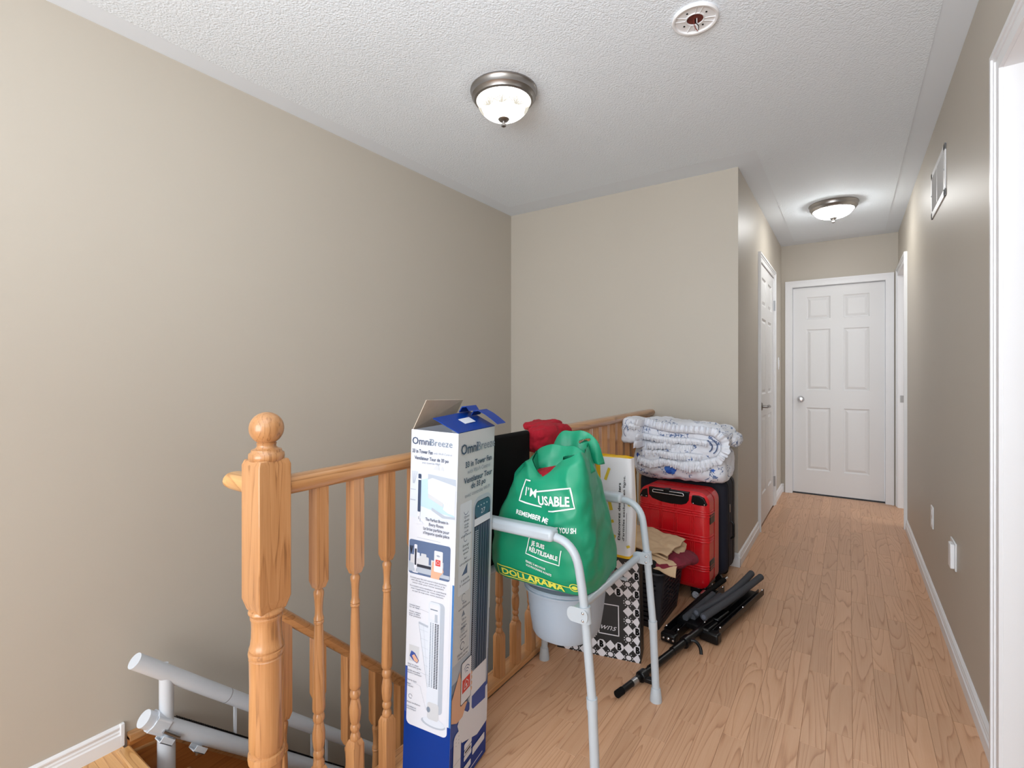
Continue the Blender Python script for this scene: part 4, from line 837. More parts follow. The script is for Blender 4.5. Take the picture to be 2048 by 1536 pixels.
#            z     xmin   xmax   ymin   ymax
gb = [(0.521, -0.985, -0.632, 1.322, 1.655), (0.57, -0.995, -0.626, 1.306, 1.665), (0.66, -0.985, -0.630, 1.304, 1.660), (0.74, -0.962, -0.634, 1.310, 1.650), (0.80, -0.942, -0.638, 1.318, 1.640), (0.86, -0.916, -0.646, 1.330, 1.620), (0.905, -0.886, -0.656, 1.350, 1.600), (0.935, -0.860, -0.668, 1.375, 1.585)]
bagt = thing('green_shopping_bag', 'full green reusable shopping bag with white lettering, slumped on the commode seat', 'bag', (-0.81, 1.48, 0.52))
NU, NV_ = 150, 84
def bagshear(x_, y_, z_):
    k = max(0, min(1, (z_-0.52)/0.40)); w_ = max(0, min(1, (x_+0.86)/0.18)); return x_-(0.10+0.26*k)*max(0, y_-1.32)*w_
def bagpt(u, v):
    z_ = 0.521+(0.925-0.521)*v; x0, x1, y0, y1 = curve(gb, z_); t_ = -3*PI/4+2*PI*u
    cx, cy = (x0+x1)/2, (y0+y1)/2; e = 0.36
    c_, s_ = math.cos(t_), math.sin(t_); rx, ry = (x1-x0)/2, (y1-y0)/2
    x_ = cx+rx*math.copysign(abs(c_)**e, c_); y_ = cy+ry*math.copysign(abs(s_)**e, s_)
    fold = 0.5*nz((x_*8, y_*8, z_*2.0), 1, 2)+0.30*nz((x_*20, y_*20, z_*7), 1, 5)
    rid = 1-abs(nz((x_*11+z_*5, y_*11, z_*6-x_*3), 1, 12))*2.2
    amp = 0.012+0.034*max(0, v-0.5)
    d = Vector((c_*0.6, s_, 0)).normalized()
    mid = math.exp(-((z_-0.60)/0.10)**2)*0.010
    crease = -0.014*math.exp(-((x_+0.768+(z_-0.75)*0.20)/0.010)**2)*max(0, min(1, (z_-0.66)/0.1)) if s_ < 0 else 0
    q = fold*amp+mid+crease+0.0085*max(0, rid)*(0.45+v)+0.004*nz((x_*5+z_*9, y_*30, z_*26-x_*12), 1, 15)
    x_ += d.x*q; y_ += d.y*q
    if s_ > 0.0 and v > 0.3: pass
    z2 = z_+0.006*(x_+0.8)*(1-v)*4-0.012*(1-v)**6
    if v > 0.78:
        k = (v-0.78)/0.22; z2 += k*(0.006*s_+0.010*c_-0.062*math.exp(-((x_+0.800)/0.050)**2)*(s_ < 0)+0.014*nz((x_*16, y_*16, 0), 1, 9))
    return Vector((bagshear(x_, y_, z_), y_, max(z2, 0.5205)))
mb = MB(); mb.grid(NU, NV_, bagpt, 0, True)
mb.f.append(tuple(range(NU))[::-1]); mb.m.append(0)
bag = mb.build('bag_body', 'green', bagt, smooth=75)
bpy.context.view_layer.update()
bvh = BVHTree.FromPolygons([v for v in mb.v], mb.f)
CB = Vector((-0.785, 1.48, 0))
mb = MB()
def inner(u, v):
    p = bagpt(u, 1.0-0.001); c_ = Vector((CB.x, CB.y, p.z)); q = c_+(p-c_)*(1-0.03-0.14*v); q.z = p.z-0.002-0.06*v; return q
mb.grid(NU, 8, inner, 0, True); mb.build('bag_lining', 'green', bagt, smooth=75)
mb = MB()
def redheap(u, v):
    r_ = 1-v; t_ = 2*PI*u; p = bagpt(u, 0.86); q = CB+(Vector((p.x, p.y, 0))-CB)*r_*0.82; q.z = 0.848+0.03*(1-r_*r_)+0.012*nz((q.x*20, q.y*20, 0), 1, 4); return q
mb.grid(60, 14, redheap, 0, True); o = mb.build('red_contents', 'fleece', None, smooth=75); tag(o, 'red cloth packed inside the open mouth of the green bag', 'clothing')
def panel(nm, x0, x1, yb_, zb0, hgt, lean, slot, seed, pw=4):
    """cloth flap of the bag mouth with a die-cut hand slot"""
    mb = MB(); nx_, nz2 = 90, 40
    def fn(u, v):
        x_ = x0+(x1-x0)*u; top_ = hgt*(1-abs(2*u-1)**pw)+0.010*nz((x_*18, 0, 0), 1, seed); z_ = zb0+v*top_
        y_ = yb_+lean*v*v+0.010*nz((x_*15, z_*7, 0), 1, seed+1)+0.006*nz((x_*34, z_*20, 0), 1, seed+2)-0.030*(abs(2*u-1)**3)*(1-v)
        return Vector((x_, y_, z_))
    mb.grid(nx_, nz2, fn)
    cx_, cz_, rx_, rz_, an = slot; keep_ = []
    for f, m_ in zip(mb.f, mb.m):
        c_ = sum((mb.v[i] for i in f), Vector())/4; dx, dz = c_.x-cx_, c_.z-cz_; a = dx*math.cos(an)+dz*math.sin(an); b = -dx*math.sin(an)+dz*math.cos(an)
        if abs(a/rx_)**4+abs(b/rz_)**4 > 1: keep_.append((f, m_))
    mb.f = [f for f, _ in keep_]; mb.m = [m_ for _, m_ in keep_]
    return mb.build(nm, 'green', bagt, smooth=75, solid=0.0012)
panel('front_flap', -0.920, -0.672, 1.43, 0.862, 0.078, 0.030, (-0.752, 0.905, 0.030, 0.0065, 0.22), 41)
panel('back_flap', -0.905, -0.690, 1.56, 0.875, 0.100, 0.020, (-0.765, 0.944, 0.022, 0.0050, 0.30), 47)
def wrap(mb, bv, direction, lift_):
    d = Vector(direction).normalized(); out = []
    for v in mb.v:
        h = bv.ray_cast(v-d*0.6, d, 1.5); out.append((h[0]-d*lift_) if h[0] is not None else None)
    ok = {i for i, p in enumerate(out) if p is not None}
    keep = [(f, m_) for f, m_ in zip(mb.f, mb.m) if all(i in ok for i in f)]
    mb.f = [f for f, _ in keep]; mb.m = [m_ for _, m_ in keep]; mb.v = [p if p is not None else mb.v[i] for i, p in enumerate(out)]
    used = sorted({i for f in mb.f for i in f}); mp = {i: k for k, i in enumerate(used)}
    mb.v = [mb.v[i] for i in used]; mb.f = [tuple(mp[i] for i in f) for f in mb.f]; return mb
def dense(pts, step=0.008):
    out = []
    for a, b in zip(pts, pts[1:]):
        n_ = max(1, int(math.hypot(b[0]-a[0], b[1]-a[1])/step))
        out += [(a[0]+(b[0]-a[0])*k/n_, a[1]+(b[1]-a[1])*k/n_) for k in range(n_)]
    return out+[pts[-1]]
frG = lambda a, b, d: Vector((a, 1.30, b))
mb = MB()
stroke(mb, dense([(-0.830, 0.841), (-0.850, 0.842), (-0.865, 0.777), (-0.783, 0.768)]), 0.0042, frG)
stroke(mb, dense([(-0.805, 0.812), (-0.686, 0.838), (-0.669, 0.781), (-0.762, 0.757)]), 0.0042, frG)
put_text(mb, 'I’M', -0.845, -0.803, 0.796, 0.026, frG, 0, 0, 0.006, 0, -0.05)
put_text(mb, 'USABLE', -0.793, -0.685, 0.774, 0.027, frG, 0, 0, 0.03, 0, 0.10)
put_text(mb, 'REMEMBER ME', -0.872, -0.757, 0.736, 0.014, frG, 0, 0, 0.03, 0, -0.13)
put_text(mb, 'TIME YOU SH', -0.747, -0.664, 0.703, 0.015, frG, 0, 0, 0.03, 0, 0.06)
stroke(mb, dense([(-0.818, 0.672), (-0.829, 0.622), (-0.712, 0.608), (-0.704, 0.655)]), 0.003, frG)
put_text(mb, 'JE SUIS', -0.811, -0.762, 0.652, 0.013, frG, 0, 0, 0.03, 0, -0.10)
put_text(mb, 'RÉUTILISABLE', -0.818, -0.716, 0.632, 0.013, frG, 0, 0, 0.03, 0, -0.10)
put_text(mb, 'PENSEZ À MOI POUR', -0.828, -0.757, 0.596, 0.007, frG, 0, 0, 0.02, 0, -0.16)
put_text(mb, 'VOS PROCHAINS ACHATS', -0.828, -0.738, 0.584, 0.007, frG, 0, 0, 0.02, 0, -0.16)
wrap(mb, bvh, (0, 1, 0), 0.0025); mb.build('white_lettering', flat('print_white', (236, 240, 238)), bagt, smooth='flat2d', kind='stuff')
mb = MB()
stroke(mb, dense([(-0.640, 0.546), (-0.70, 0.546), (-0.80, 0.554), (-0.940, 0.566), (-0.944, 0.530)]), 0.003, frG)
stroke(mb, dense([(-0.944, 0.530), (-0.80, 0.527)]), 0.003, frG)
put_text(mb, 'DOLLARAMA', -0.925, -0.700, 0.536, 0.020, frG, 0, 0, 0.035, 0, -0.035)
stroke(mb, ellipse(-0.668, 0.548, 0.014, 0.012, 19, 0, 2*PI*18/19), 0.003, frG); poly2(mb, ellipse(-0.668, 0.547, 0.008, 0.007, 12), frG)
wrap(mb, bvh, (0, 1, 0), 0.0025); mb.build('yellow_lettering', flat('print_yellow', (226, 226, 88)), bagt, smooth='flat2d', kind='stuff')

# ------------------------------------------------------------------ puffs: soft folded cloth bodies
# red fleece
fl_ = thing('red_fleece', 'bright red fleece folded over the handrail behind the green bag', 'clothing', (-1.03, 1.70, 0.90))
mb = MB(); puff(mb, (-1.085, 1.830, 0.957), (0.050, 0.115, 0.021), 0.6, 0.010, 14, 1, 26); mb.build('upper_fold', 'fleece', fl_, smooth=80)
mb = MB(); puff(mb, (-1.024, 1.785, 0.916), (0.046, 0.148, 0.056), 0.55, 0.012, 14, 2, 26); mb.build('hanging_fold', 'fleece', fl_, smooth=80)

# ------------------------------------------------------------------ yellow and white bag
yb = thing('yellow_white_bag', 'yellow and white shopping bag with black French writing, behind the green bag', 'bag', (-0.775, 1.88, 0.45))
def yfr(a, b, d): return Vector((a, 1.850-d, b))
mb = MB()
def ybag(u, v):
    z_ = 0.452+0.392*v; t_ = 2*PI*u; e = 0.35; cx = -0.775+0.012*(1-v)*0+0.0; c_, s_ = math.cos(t_), math.sin(t_)
    rx = 0.078-0.010*(1-v)**3*2; ry = 0.040*(1-0.35*v)
    x_ = cx-0.012+0.020*(1-v)*1.0+rx*math.copysign(abs(c_)**e, c_); y_ = 1.892+ry*math.copysign(abs(s_)**e, s_)
    y_ += 0.006*nz((x_*16, 0, z_*10), 1, 3)*(1 if s_ < 0 else 0.4)
    if v < 0.001: z_ += 0.0
    return Vector((x_, y_, z_+0.004*nz((x_*20, y_*20, 0), 1, 6)*(v > 0.9)))
mb.grid(72, 40, ybag, 0, True); mb.f.append(tuple(range(72))[::-1]); mb.m.append(0)
yv = list(mb.v); yf = list(mb.f)
for i, f in enumerate(mb.f):
    c_ = sum((mb.v[k] for k in f), Vector())/len(f)
    if c_.x < -0.838 or (c_.y > 1.905) or c_.z < 0.462 or (c_.x > -0.700 and c_.z < 0.60): mb.m[i] = 1
mb.build('bag_body', ['paperw', 'mustard'], yb, smooth=75)
ybv = BVHTree.FromPolygons(yv, yf)
mb = MB()
for (a, b, r_, w_, h_) in ((-0.805, 0.775, 0.35, 0.012, 0.052), (-0.792, 0.660, -0.25, 0.014, 0.055), (-0.795, 0.585, 1.25, 0.012, 0.040), (-0.775, 0.520, 0.3, 0.010, 0.035), (-0.712, 0.665, 0.4, 0.010, 0.016), (-0.715, 0.500, 1.2, 0.010, 0.012)):
    pts = []
    for p, q in ((-w_/2, -h_/2), (w_/2, -h_/2), (w_/2, 0), (w_/2, h_/2), (-w_/2, h_/2), (-w_/2, 0)): pts.append((a+p*math.cos(r_)+q*math.sin(r_), b-p*math.sin(r_)+q*math.cos(r_)))
    poly2(mb, pts, yfr)
wrap(mb, ybv, (0, 1, 0), 0.002); mb.build('yellow_confetti', flat('print_confetti', (214, 186, 60)), yb, smooth='flat2d', kind='stuff')
mb = MB()
put_text(mb, 'Découvrez des milliers', 0, 0.225, 0, 0.010, lambda a, b, d: Vector((-0.748-b, 1.84, 0.520+a)), 0, 0, 0.02)
put_text(mb, 'd’articles exclusifs en ligne.', 0, 0.255, 0, 0.009, lambda a, b, d: Vector((-0.730-b, 1.84, 0.520+a)), 0, 0, 0.01)
rect2(mb, 0, 0, 0.11, 0.0012, lambda a, b, d: Vector((-0.722-b, 1.84, 0.520+a)))
wrap(mb, ybv, (0, 1, 0), 0.002); mb.build('black_lettering', 'blackmatt', yb, smooth='flat2d', kind='stuff')
mb = MB(); puff(mb, (-0.787, 1.895, 0.825), (0.060, 0.022, 0.018), 0.5, 0.004, 20, 8, 10); mb.build('folded_lining', 'mustard', yb, smooth=70)

# ------------------------------------------------------------------ black and white patterned bag
pb = thing('patterned_paper_bag', 'black and white monogram patterned paper bag on the floor behind the pail', 'bag', (-0.89, 1.96, 0))
A0 = Vector((-1.040, 1.872, 0.0)); A1 = Vector((-0.700, 1.953, 0.0)); ax = (A1-A0).normalized(); nn = Vector((ax.y, -ax.x, 0)); UPp = Vector((-0.03, 0.035, 1)).normalized(); wB = (A1-A0).length; hB = 0.415
def pfr(a, b, d): return A0+ax*a+UPp*b+nn*d
mb = MB(); dp = 0.115
fs_ = []
def sheet(p, q, r, s_): slab3(mb, [p, q, r, s_], 0.0015)
sheet(pfr(0,0,0), pfr(wB,0,0), pfr(wB,hB,0), pfr(0,hB,0)); sheet(pfr(wB,0,-dp), pfr(0,0,-dp), pfr(0,hB,-dp), pfr(wB,hB,-dp))
sheet(pfr(wB,0,0), pfr(wB,0,-dp/2), pfr(wB-0.022,hB,-dp/2), pfr(wB,hB,0)); sheet(pfr(wB,0,-dp/2), pfr(wB,0,-dp), pfr(wB,hB,-dp), pfr(wB-0.022,hB,-dp/2))
sheet(pfr(0,0,-dp), pfr(0,0,-dp/2), pfr(0.022,hB,-dp/2), pfr(0,hB,-dp)); sheet(pfr(0,0,-dp/2), pfr(0,0,0), pfr(0,hB,0), pfr(0.022,hB,-dp/2)); sheet(pfr(0,0,0), pfr(0,0,-dp), pfr(wB,0,-dp), pfr(wB,0,0))
mb.build('bag_body', 'bagblack', pb)
mb = MB(); g = 0.0370
def cell(a, b, w_=wB, h_=hB): return 0.004 < a < w_-0.004 and 0.012 < b < h_-0.01
nx_ = int(wB/g)+2; ny_ = int(hB/g)+2
def insq(a, b, m_=0.0): return wB-0.172-m_ < a < wB-0.082+m_ and 0.088-m_ < b < 0.222+m_
let = MB()
for i in range(nx_):
    for j in range(ny_):
        a = wB-i*g*1.0-0.010; b = j*g+0.014
        if not (0.010 < a < wB-0.003 and b < hB-0.012) or insq(a, b, 0.020): continue
        if (i+j) % 2 == 0:
            r_ = g*0.56; ra = min(r_, wB-0.001-a)
            poly2(mb, [(a-r_, b), (a, b-r_), (a+ra, b), (a, b+r_)], pfr, 0, 0.0022)
        elif i % 2 == 0:
            r_ = g*0.50; poly2(mb, [(min(x_, wB-0.001), y_) for x_, y_ in ellipse(a, b, r_, r_, 8, PI/8, PI/8+2*PI)], pfr, 0, 0.0022)
            put_text(let, 'B', a-0.0085, min(a+0.0085, wB-0.001), b-0.012, 0.024, pfr, 0, 0.0030, 0.07)
        else:
            poly2(mb, ellipse(a, b, g*0.30, g*0.26, 10), pfr, 0, 0.0022)
            for k in range(10):
                t_ = 2*PI*k/10+0.3; poly2(mb, ellipse(a+g*0.46*math.cos(t_), b+g*0.42*math.sin(t_), 0.0024, 0.0024, 5), pfr, 0, 0.0022)
a0, a1, b0, b1 = wB-0.170, wB-0.084, 0.092, 0.218
for r4 in ((a0, b0, a1, b0+0.004), (a0, b1-0.004, a1, b1), (a0, b0, a0+0.004, b1), (a1-0.004, b0, a1, b1)): rect2(mb, *r4, pfr, 0, 0.0026)
put_text(mb, 'wns', wB-0.158, wB-0.094, 0.112, 0.026, pfr, 0, 0.0026, -0.005, 0.45)
mb.build('white_pattern', flat('print_offwhite', (222, 220, 226)), pb, smooth='flat2d', kind='stuff'); let.build('letter_pattern', 'blackmatt', pb, smooth='flat2d', kind='stuff')

# ------------------------------------------------------------------ laundry basket
lb = thing('laundry_basket', 'charcoal plastic laundry basket full of clothes in front of the red suitcase', 'basket', (-0.85, 2.40, 0))
bx0, bx1, by0, by1, bz = -0.975, -0.725, 2.255, 2.540, 0.262
def bfr(side, a, b):      # a 0..1 along, b 0..1 up, tapered outwards
    f = 0.030*b
    x0_, x1_, y0_, y1_ = bx0-f, bx1+f, by0-f, by1+f
    return {'f': Vector((x0_+(x1_-x0_)*a, y0_, bz*b)), 'r': Vector((x1_, y0_+(y1_-y0_)*a, bz*b)), 'b': Vector((x1_-(x1_-x0_)*a, y1_, bz*b)), 'l': Vector((x0_, y1_-(y1_-y0_)*a, bz*b))}[side]
mb = MB()
for sd in 'frbl':
    for (q0, q1) in ((0.0, 0.09), (0.91, 1.0)): slab3(mb, [bfr(sd, q0, 0), bfr(sd, q1, 0), bfr(sd, q1, 1), bfr(sd, q0, 1)], 0.003)
    slab3(mb, [bfr(sd, 0, 0), bfr(sd, 1, 0), bfr(sd, 1, 0.10), bfr(sd, 0, 0.10)], 0.003); slab3(mb, [bfr(sd, 0, 0.88), bfr(sd, 1, 0.88), bfr(sd, 1, 1), bfr(sd, 0, 1)], 0.003)
slab3(mb, [bfr('f', 0, 0), bfr('f', 1, 0), bfr('b', 0, 0), bfr('b', 1, 0)][:4], 0.003)
mb.build('basket_frame', 'basket', lb)
for sd in 'frbl':
    for k in range(9):
        b_ = 0.12+0.085*k; mb = MB(); slab3(mb, [bfr(sd, 0.08, b_), bfr(sd, 0.92, b_+0.015), bfr(sd, 0.92, b_+0.065), bfr(sd, 0.08, b_+0.05)], 0.003); mb.build('slat', 'basket', lb)
mb = MB()
rim = [bfr('f', 0, 1), bfr('f', 1, 1), bfr('b', 0, 1), bfr('b', 1, 1)]
c4 = [p for p in rim]; lp = fillet([ (c4[0]+c4[1])/2, c4[1], c4[2], c4[3], c4[0], (c4[0]+c4[1])/2], 0.035, 5); mb.tube(lp, 0.007, 8); mb.build('rim', 'basket', lb, smooth=50)
mb = MB(); slab3(mb, [bfr('f', 0.03, 0.03)+Vector((0, 0.008, 0)), bfr('f', 0.97, 0.03)+Vector((0, 0.008, 0)), bfr('f', 0.97, 0.9)+Vector((0, 0.008, 0)), bfr('f', 0.03, 0.9)+Vector((0, 0.008, 0))], 0.002)
def heap(name, c_, h_, m_, label, seed, amp=0.014, e=0.7, n=30, fs=10, R=None):
    mb = MB(); puff(mb, c_, h_, e, amp, fs, seed, n, R); o = mb.build(name, m_, smooth=80); tag(o, label, 'clothing'); return o
heap('folded_clothes', (-0.85, 2.40, 0.13), (0.110, 0.125, 0.115), 'navy', 'dark navy clothes filling the lower part of the laundry basket', 11, 0.008)
heap('maroon_garment', (-0.745, 2.400, 0.268), (0.150, 0.165, 0.032), 'maroon', 'maroon garment spilling over the rim of the laundry basket', 12, 0.020, 0.8, 34, 9, Matrix.Rotation(-0.12, 3, 'X') @ Matrix.Rotation(-0.22, 3, 'Y'))
heap('black_garment', (-0.835, 2.370, 0.280), (0.150, 0.150, 0.042), 'blackcloth', 'black garment lying under the tan one on the laundry basket', 13, 0.016, 0.75, 30, 9, Matrix.Rotation(0.05, 3, 'Y'))
# tan garment: a draped sheet with folded layers
tn = thing('tan_garment', 'crumpled tan cotton garment draped on top of the laundry basket', 'clothing', (-0.81, 2.37, 0.34))
def drape(outline, zf, seed, th_=0.006, n=44):
    """sheet over an outline given by four corners (bilinear), height by zf"""
    q = [Vector((*p, 0)) for p in outline]
    def fn(u, v):
        p = q[0]*(1-u)*(1-v)+q[1]*u*(1-v)+q[2]*u*v+q[3]*(1-u)*v
        p = p+Vector((0.010*nz((v*3, u, 0), 1, seed), 0.010*nz((u*3, v, 0), 1, seed+1), 0))
        z_ = zf(p.x, p.y, u, v)+0.010*nz((p.x*14, p.y*14, 0), 1, seed+2)+0.005*nz((p.x*34, p.y*34, 0), 1, seed+4); return Vector((p.x, p.y, z_))
    mb = MB(); mb.grid(n, n, fn); return mb
base_z = lambda x_, y_: 0.312-0.55*max(0, x_+0.715)**1.15-0.75*max(0, 2.27-y_)**1.05+0.03*math.sin((y_-2.25)*6)
mb = drape([(-0.950, 2.225), (-0.640, 2.235), (-0.665, 2.52), (-0.960, 2.56)], lambda x_, y_, u, v: base_z(x_, y_)+0.004, 21); mb.build('lower_layer', 'tan', tn, smooth=80, solid=0.006)
mb = drape([(-0.945, 2.30), (-0.690, 2.275), (-0.665, 2.50), (-0.955, 2.56)], lambda x_, y_, u, v: base_z(x_, y_)+0.026-0.006*math.cos(u*9), 25); mb.build('upper_layer', 'tan', tn, smooth=80, solid=0.006)
mb = MB(); pts = fillet([Vector((-0.945, 2.300, 0.349)), Vector((-0.84, 2.290, 0.351)), Vector((-0.76, 2.285, 0.339)), Vector((-0.690, 2.280, 0.322))], 0.04, 6); mb.tube(pts, 0.008, 8, squash=(1, 0.7)); mb.build('folded_hem', 'tan', tn, smooth=80)

# ------------------------------------------------------------------ suitcases
Rz = Matrix.Rotation(math.radians(-3.5), 3, 'Z')
rs = thing('red_suitcase', 'red hard-shell cabin suitcase with black corner guards standing on wheels', 'suitcase', (-0.77, 2.76, 0))
SCN = Vector((-0.779, 2.655, 0)); sw, sh, sd, sz = 0.187, 0.500, 0.20, 0.062
def sp(a, b, d): return SCN+Rz @ Vector((a, d, sz+b))   # a -sw..sw, b 0..sh, d depth (0 = front)
mb = MB(); nu = 64
def shell(d0, d1, inset=0.0):
    m2 = MB(); vs = []
    for d, k in ((d0, 0.030), (d0+0.006, 0.012), (d0+0.020, 0.0), (d1, 0.0)):
        for a, b in rrect(-sw+k, k, sw-k, sh-k, 0.055-k*0.4, 8): vs.append(sp(a, b, d))
    n_ = 36; m2.add(vs, [tuple(range(n_))[::-1], tuple(range(3*n_, 4*n_))]+[(r*n_+i, r*n_+(i+1) % n_, (r+1)*n_+(i+1) % n_, (r+1)*n_+i) for r in range(3) for i in range(n_)]); return m2
m2 = shell(0.0, 0.095); sh_ = m2.build('front_shell', 'red', rs, smooth=35)
m2 = MB(); vs = []
for d, k in ((0.110, 0.0), (0.185, 0.0), (0.198, 0.012), (0.205, 0.030)):
    for a, b in rrect(-sw+k, k, sw-k, sh-k, 0.055-k*0.4, 8): vs.append(sp(a, b, d))
n_ = 36; m2.add(vs, [tuple(range(n_))[::-1], tuple(range(3*n_, 4*n_))]+[(r*n_+i, r*n_+(i+1) % n_, (r+1)*n_+(i+1) % n_, (r+1)*n_+i) for r in range(3) for i in range(n_)])
m2.build('back_shell', 'red', rs, smooth=35)
m2 = MB(); vs = []
for d in (0.094, 0.111):
    for a, b in rrect(-sw+0.003, 0.003, sw-0.003, sh-0.003, 0.052, 8): vs.append(sp(a, b, d))
m2.add(vs, [tuple(range(n_))[::-1], tuple(range(n_, 2*n_))]+[(i, (i+1) % n_, (i+1) % n_+n_, i+n_) for i in range(n_)]); m2.build('zip_band', 'black', rs, smooth=35)
for bz_ in (0.380, 0.392, 0.404, 0.248, 0.262, 0.276, 0.100, 0.112, 0.124):
    m2 = MB(); m2.tube(fillet([sp(-sw-0.0005, bz_, 0.085), sp(-sw-0.0005, bz_, 0.014), sp(-sw+0.030, bz_, 0.0), sp(sw-0.030, bz_, 0.0), sp(sw+0.0005, bz_, 0.014), sp(sw+0.0005, bz_, 0.085)], 0.02, 5), 0.0042, 8); m2.build('rib', 'red', rs, smooth=60)
for a in (-0.125, -0.070, -0.062, -0.054, 0.010, 0.018, 0.026, 0.098, 0.107, 0.116):
    m2 = MB(); m2.tube([sp(a, 0.03, 0.0), sp(a, 0.425 if -0.12 < a < 0.09 else 0.425, 0.0)], 0.0034, 8); m2.build('rib', 'red', rs, smooth=60)
m2 = MB(); pts = [(-0.130, 0.497)]+[(-0.128, 0.455), (-0.110, 0.438), (-0.06, 0.426), (0.0, 0.423), (0.05, 0.426), (0.075, 0.436), (0.088, 0.455)]+[(0.090, 0.497)]
m2.prism(pts, -0.003, 0.030, lambda a, b, d: sp(a, b, d)); m2.build('handle_recess', 'black', rs, bevel=(0.003, 2))
m2 = MB(); m2.tube(fillet([sp(-0.100, 0.488, -0.010), sp(0.062, 0.488, -0.010), sp(0.066, 0.474, -0.012), sp(-0.104, 0.474, -0.012), sp(-0.102, 0.488, -0.010)], 0.008, 4), 0.0028, 8); m2.build('pull_handle', 'chrome', rs, smooth=60)
m2 = MB(); m2.prism([(-0.045, 0.478), (-0.010, 0.478), (-0.012, 0.500), (-0.043, 0.500)], -0.013, 0.02, lambda a, b, d: sp(a, b, d)); m2.build('handle_grip', 'black', rs, bevel=(0.002, 2))
for sx_ in (-1, 1):
    m2 = MB(); c0 = [(0.100, 0.450), (0.105, 0.484), (0.140, 0.486), (0.165, 0.476), (0.180, 0.445), (0.176, 0.438), (0.135, 0.436), (0.104, 0.440)]
    if sx_ < 0: c0 = [(-x_-0.034 if x_ < 0.12 else -x_, y_) for x_, y_ in c0][::-1]
    m2.prism(c0, -0.004, 0.03, lambda a, b, d: sp(a, b, d)); g_ = m2.build('corner_guard', 'black', rs, bevel=(0.004, 3))
    for q in (0.112 if sx_ > 0 else 0.142, 0.168): 
        m2 = MB(); m2.lathe([(0.0035, 0), (0.003, -0.003), (0.0005, -0.004)], sp(sx_*q, 0.444, -0.004), 10, 'Y'); m2.build('screw', 'chrome', g_, smooth=60)
for bz_ in (0.34, 0.10):
    m2 = MB(); vs = [sp(sw-0.014, bz_, -0.001), sp(sw-0.014, bz_+0.06, -0.001)]
    m2.prism([(0.0, bz_), (0.0, bz_+0.052), (0.008, bz_+0.052), (0.008, bz_)], 0.02, 0.10, lambda a, b, d: sp(sw-0.004+a, b, d)); m2.build('side_stud', 'black', rs, bevel=(0.003, 2))
def wheel(parent, p, r_=0.024):
    m2 = MB(); m2.box((-0.026, -0.026, 0), (0.026, 0.026, 0.030), 0, Rz, Vector((p[0], p[1], 0.036))); hs_ = m2.build('wheel_housing', 'black', parent, bevel=(0.006, 3))
    m2 = MB(); m2.lathe([(0.004, -0.013), (r_-0.003, -0.013), (r_, -0.009), (r_, 0.009), (r_-0.003, 0.013), (0.004, 0.013)], (p[0], p[1]-0.012, r_+0.0005), 24, 'Y'); m2.build('wheel', 'black', hs_, smooth=40)
    m2 = MB(); m2.lathe([(0.002, -0.0015), (r_-0.006, -0.0010), (r_-0.006, 0.0), (0.002, 0.0)], (p[0], p[1]-0.026, r_+0.0005), 20, 'Y'); m2.build('hub_cap', mat('grey_hub', (170, 174, 184), 0.4, vary=(190, 0.75)), hs_, smooth=40)
for a, d in ((-0.14, 0.05), (0.115, 0.045), (-0.14, 0.165), (0.115, 0.165)):
    p = sp(a, 0, d); wheel(rs, (p.x, p.y))
m2 = MB(); m2.prism([(-0.17, -0.004), (0.17, -0.004), (0.17, 0.012), (-0.17, 0.012)], 0.020, 0.19, lambda a, b, d: sp(a, b, d)); m2.build('base_tray', 'black', rs, bevel=(0.004, 2))
nsu = thing('navy_suitcase', 'large dark navy soft suitcase standing behind the red one by the back wall', 'suitcase', (-0.80, 3.03, 0))
nv = MB(); vs = []
for d, k in ((2.905, 0.03), (2.915, 0.010), (2.935, 0.0), (3.13, 0.0), (3.15, 0.01), (3.158, 0.03)):
    for a, b in rrect(-1.050+k, 0.055+k, -0.556-k, 0.588-k, 0.05, 7): vs.append(Vector((a, d, b)))
n_ = 32; nv.add(vs, [tuple(range(n_))[::-1], tuple(range(5*n_, 6*n_))]+[(r*n_+i, r*n_+(i+1) % n_, (r+1)*n_+(i+1) % n_, (r+1)*n_+i) for r in range(5) for i in range(n_)])
nv.build('suitcase_body', 'navy', nsu, smooth=40)
for yy in (2.955, 3.08):
    m2 = MB(); lp = [Vector((a, yy, b)) for a, b in rrect(-1.050, 0.055, -0.556, 0.588, 0.05, 7)]; m2.tube(lp+[lp[0]], 0.004, 6); m2.build('piping', 'black', nsu, smooth=60)
m2 = MB(); m2.prism(rrect(-1.0, 0.12, -0.60, 0.50, 0.04), 2.885, 2.92, lambda a, b, d: Vector((a, d, b))); m2.build('front_pocket', 'navy', nsu, bevel=(0.012, 3))
m2 = MB(); m2.box((-0.556, 2.975, 0.40), (-0.551, 2.983, 0.445)); m2.build('zip_pull', 'chrome', nsu, bevel=(0.001, 1))
m2 = MB(); m2.tube(fillet([(-0.556, 3.02, 0.24), (-0.540, 3.02, 0.25), (-0.540, 3.02, 0.33), (-0.556, 3.02, 0.34)], 0.01, 4), 0.006, 8); m2.build('side_handle', 'black', nsu, smooth=60)
for a, d in ((-1.0, 2.95), (-0.61, 2.95), (-1.0, 3.11), (-0.61, 3.11)):
    m2 = MB(); m2.lathe([(0.0, -0.010), (0.026, -0.010), (0.026, 0.010), (0.0, 0.010)], (a, d, 0.0265), 20, 'Y'); m2.box((a-0.014, d-0.016, 0.035), (a+0.014, d+0.016, 0.062)); m2.build('wheel', 'black', nsu, smooth=40)

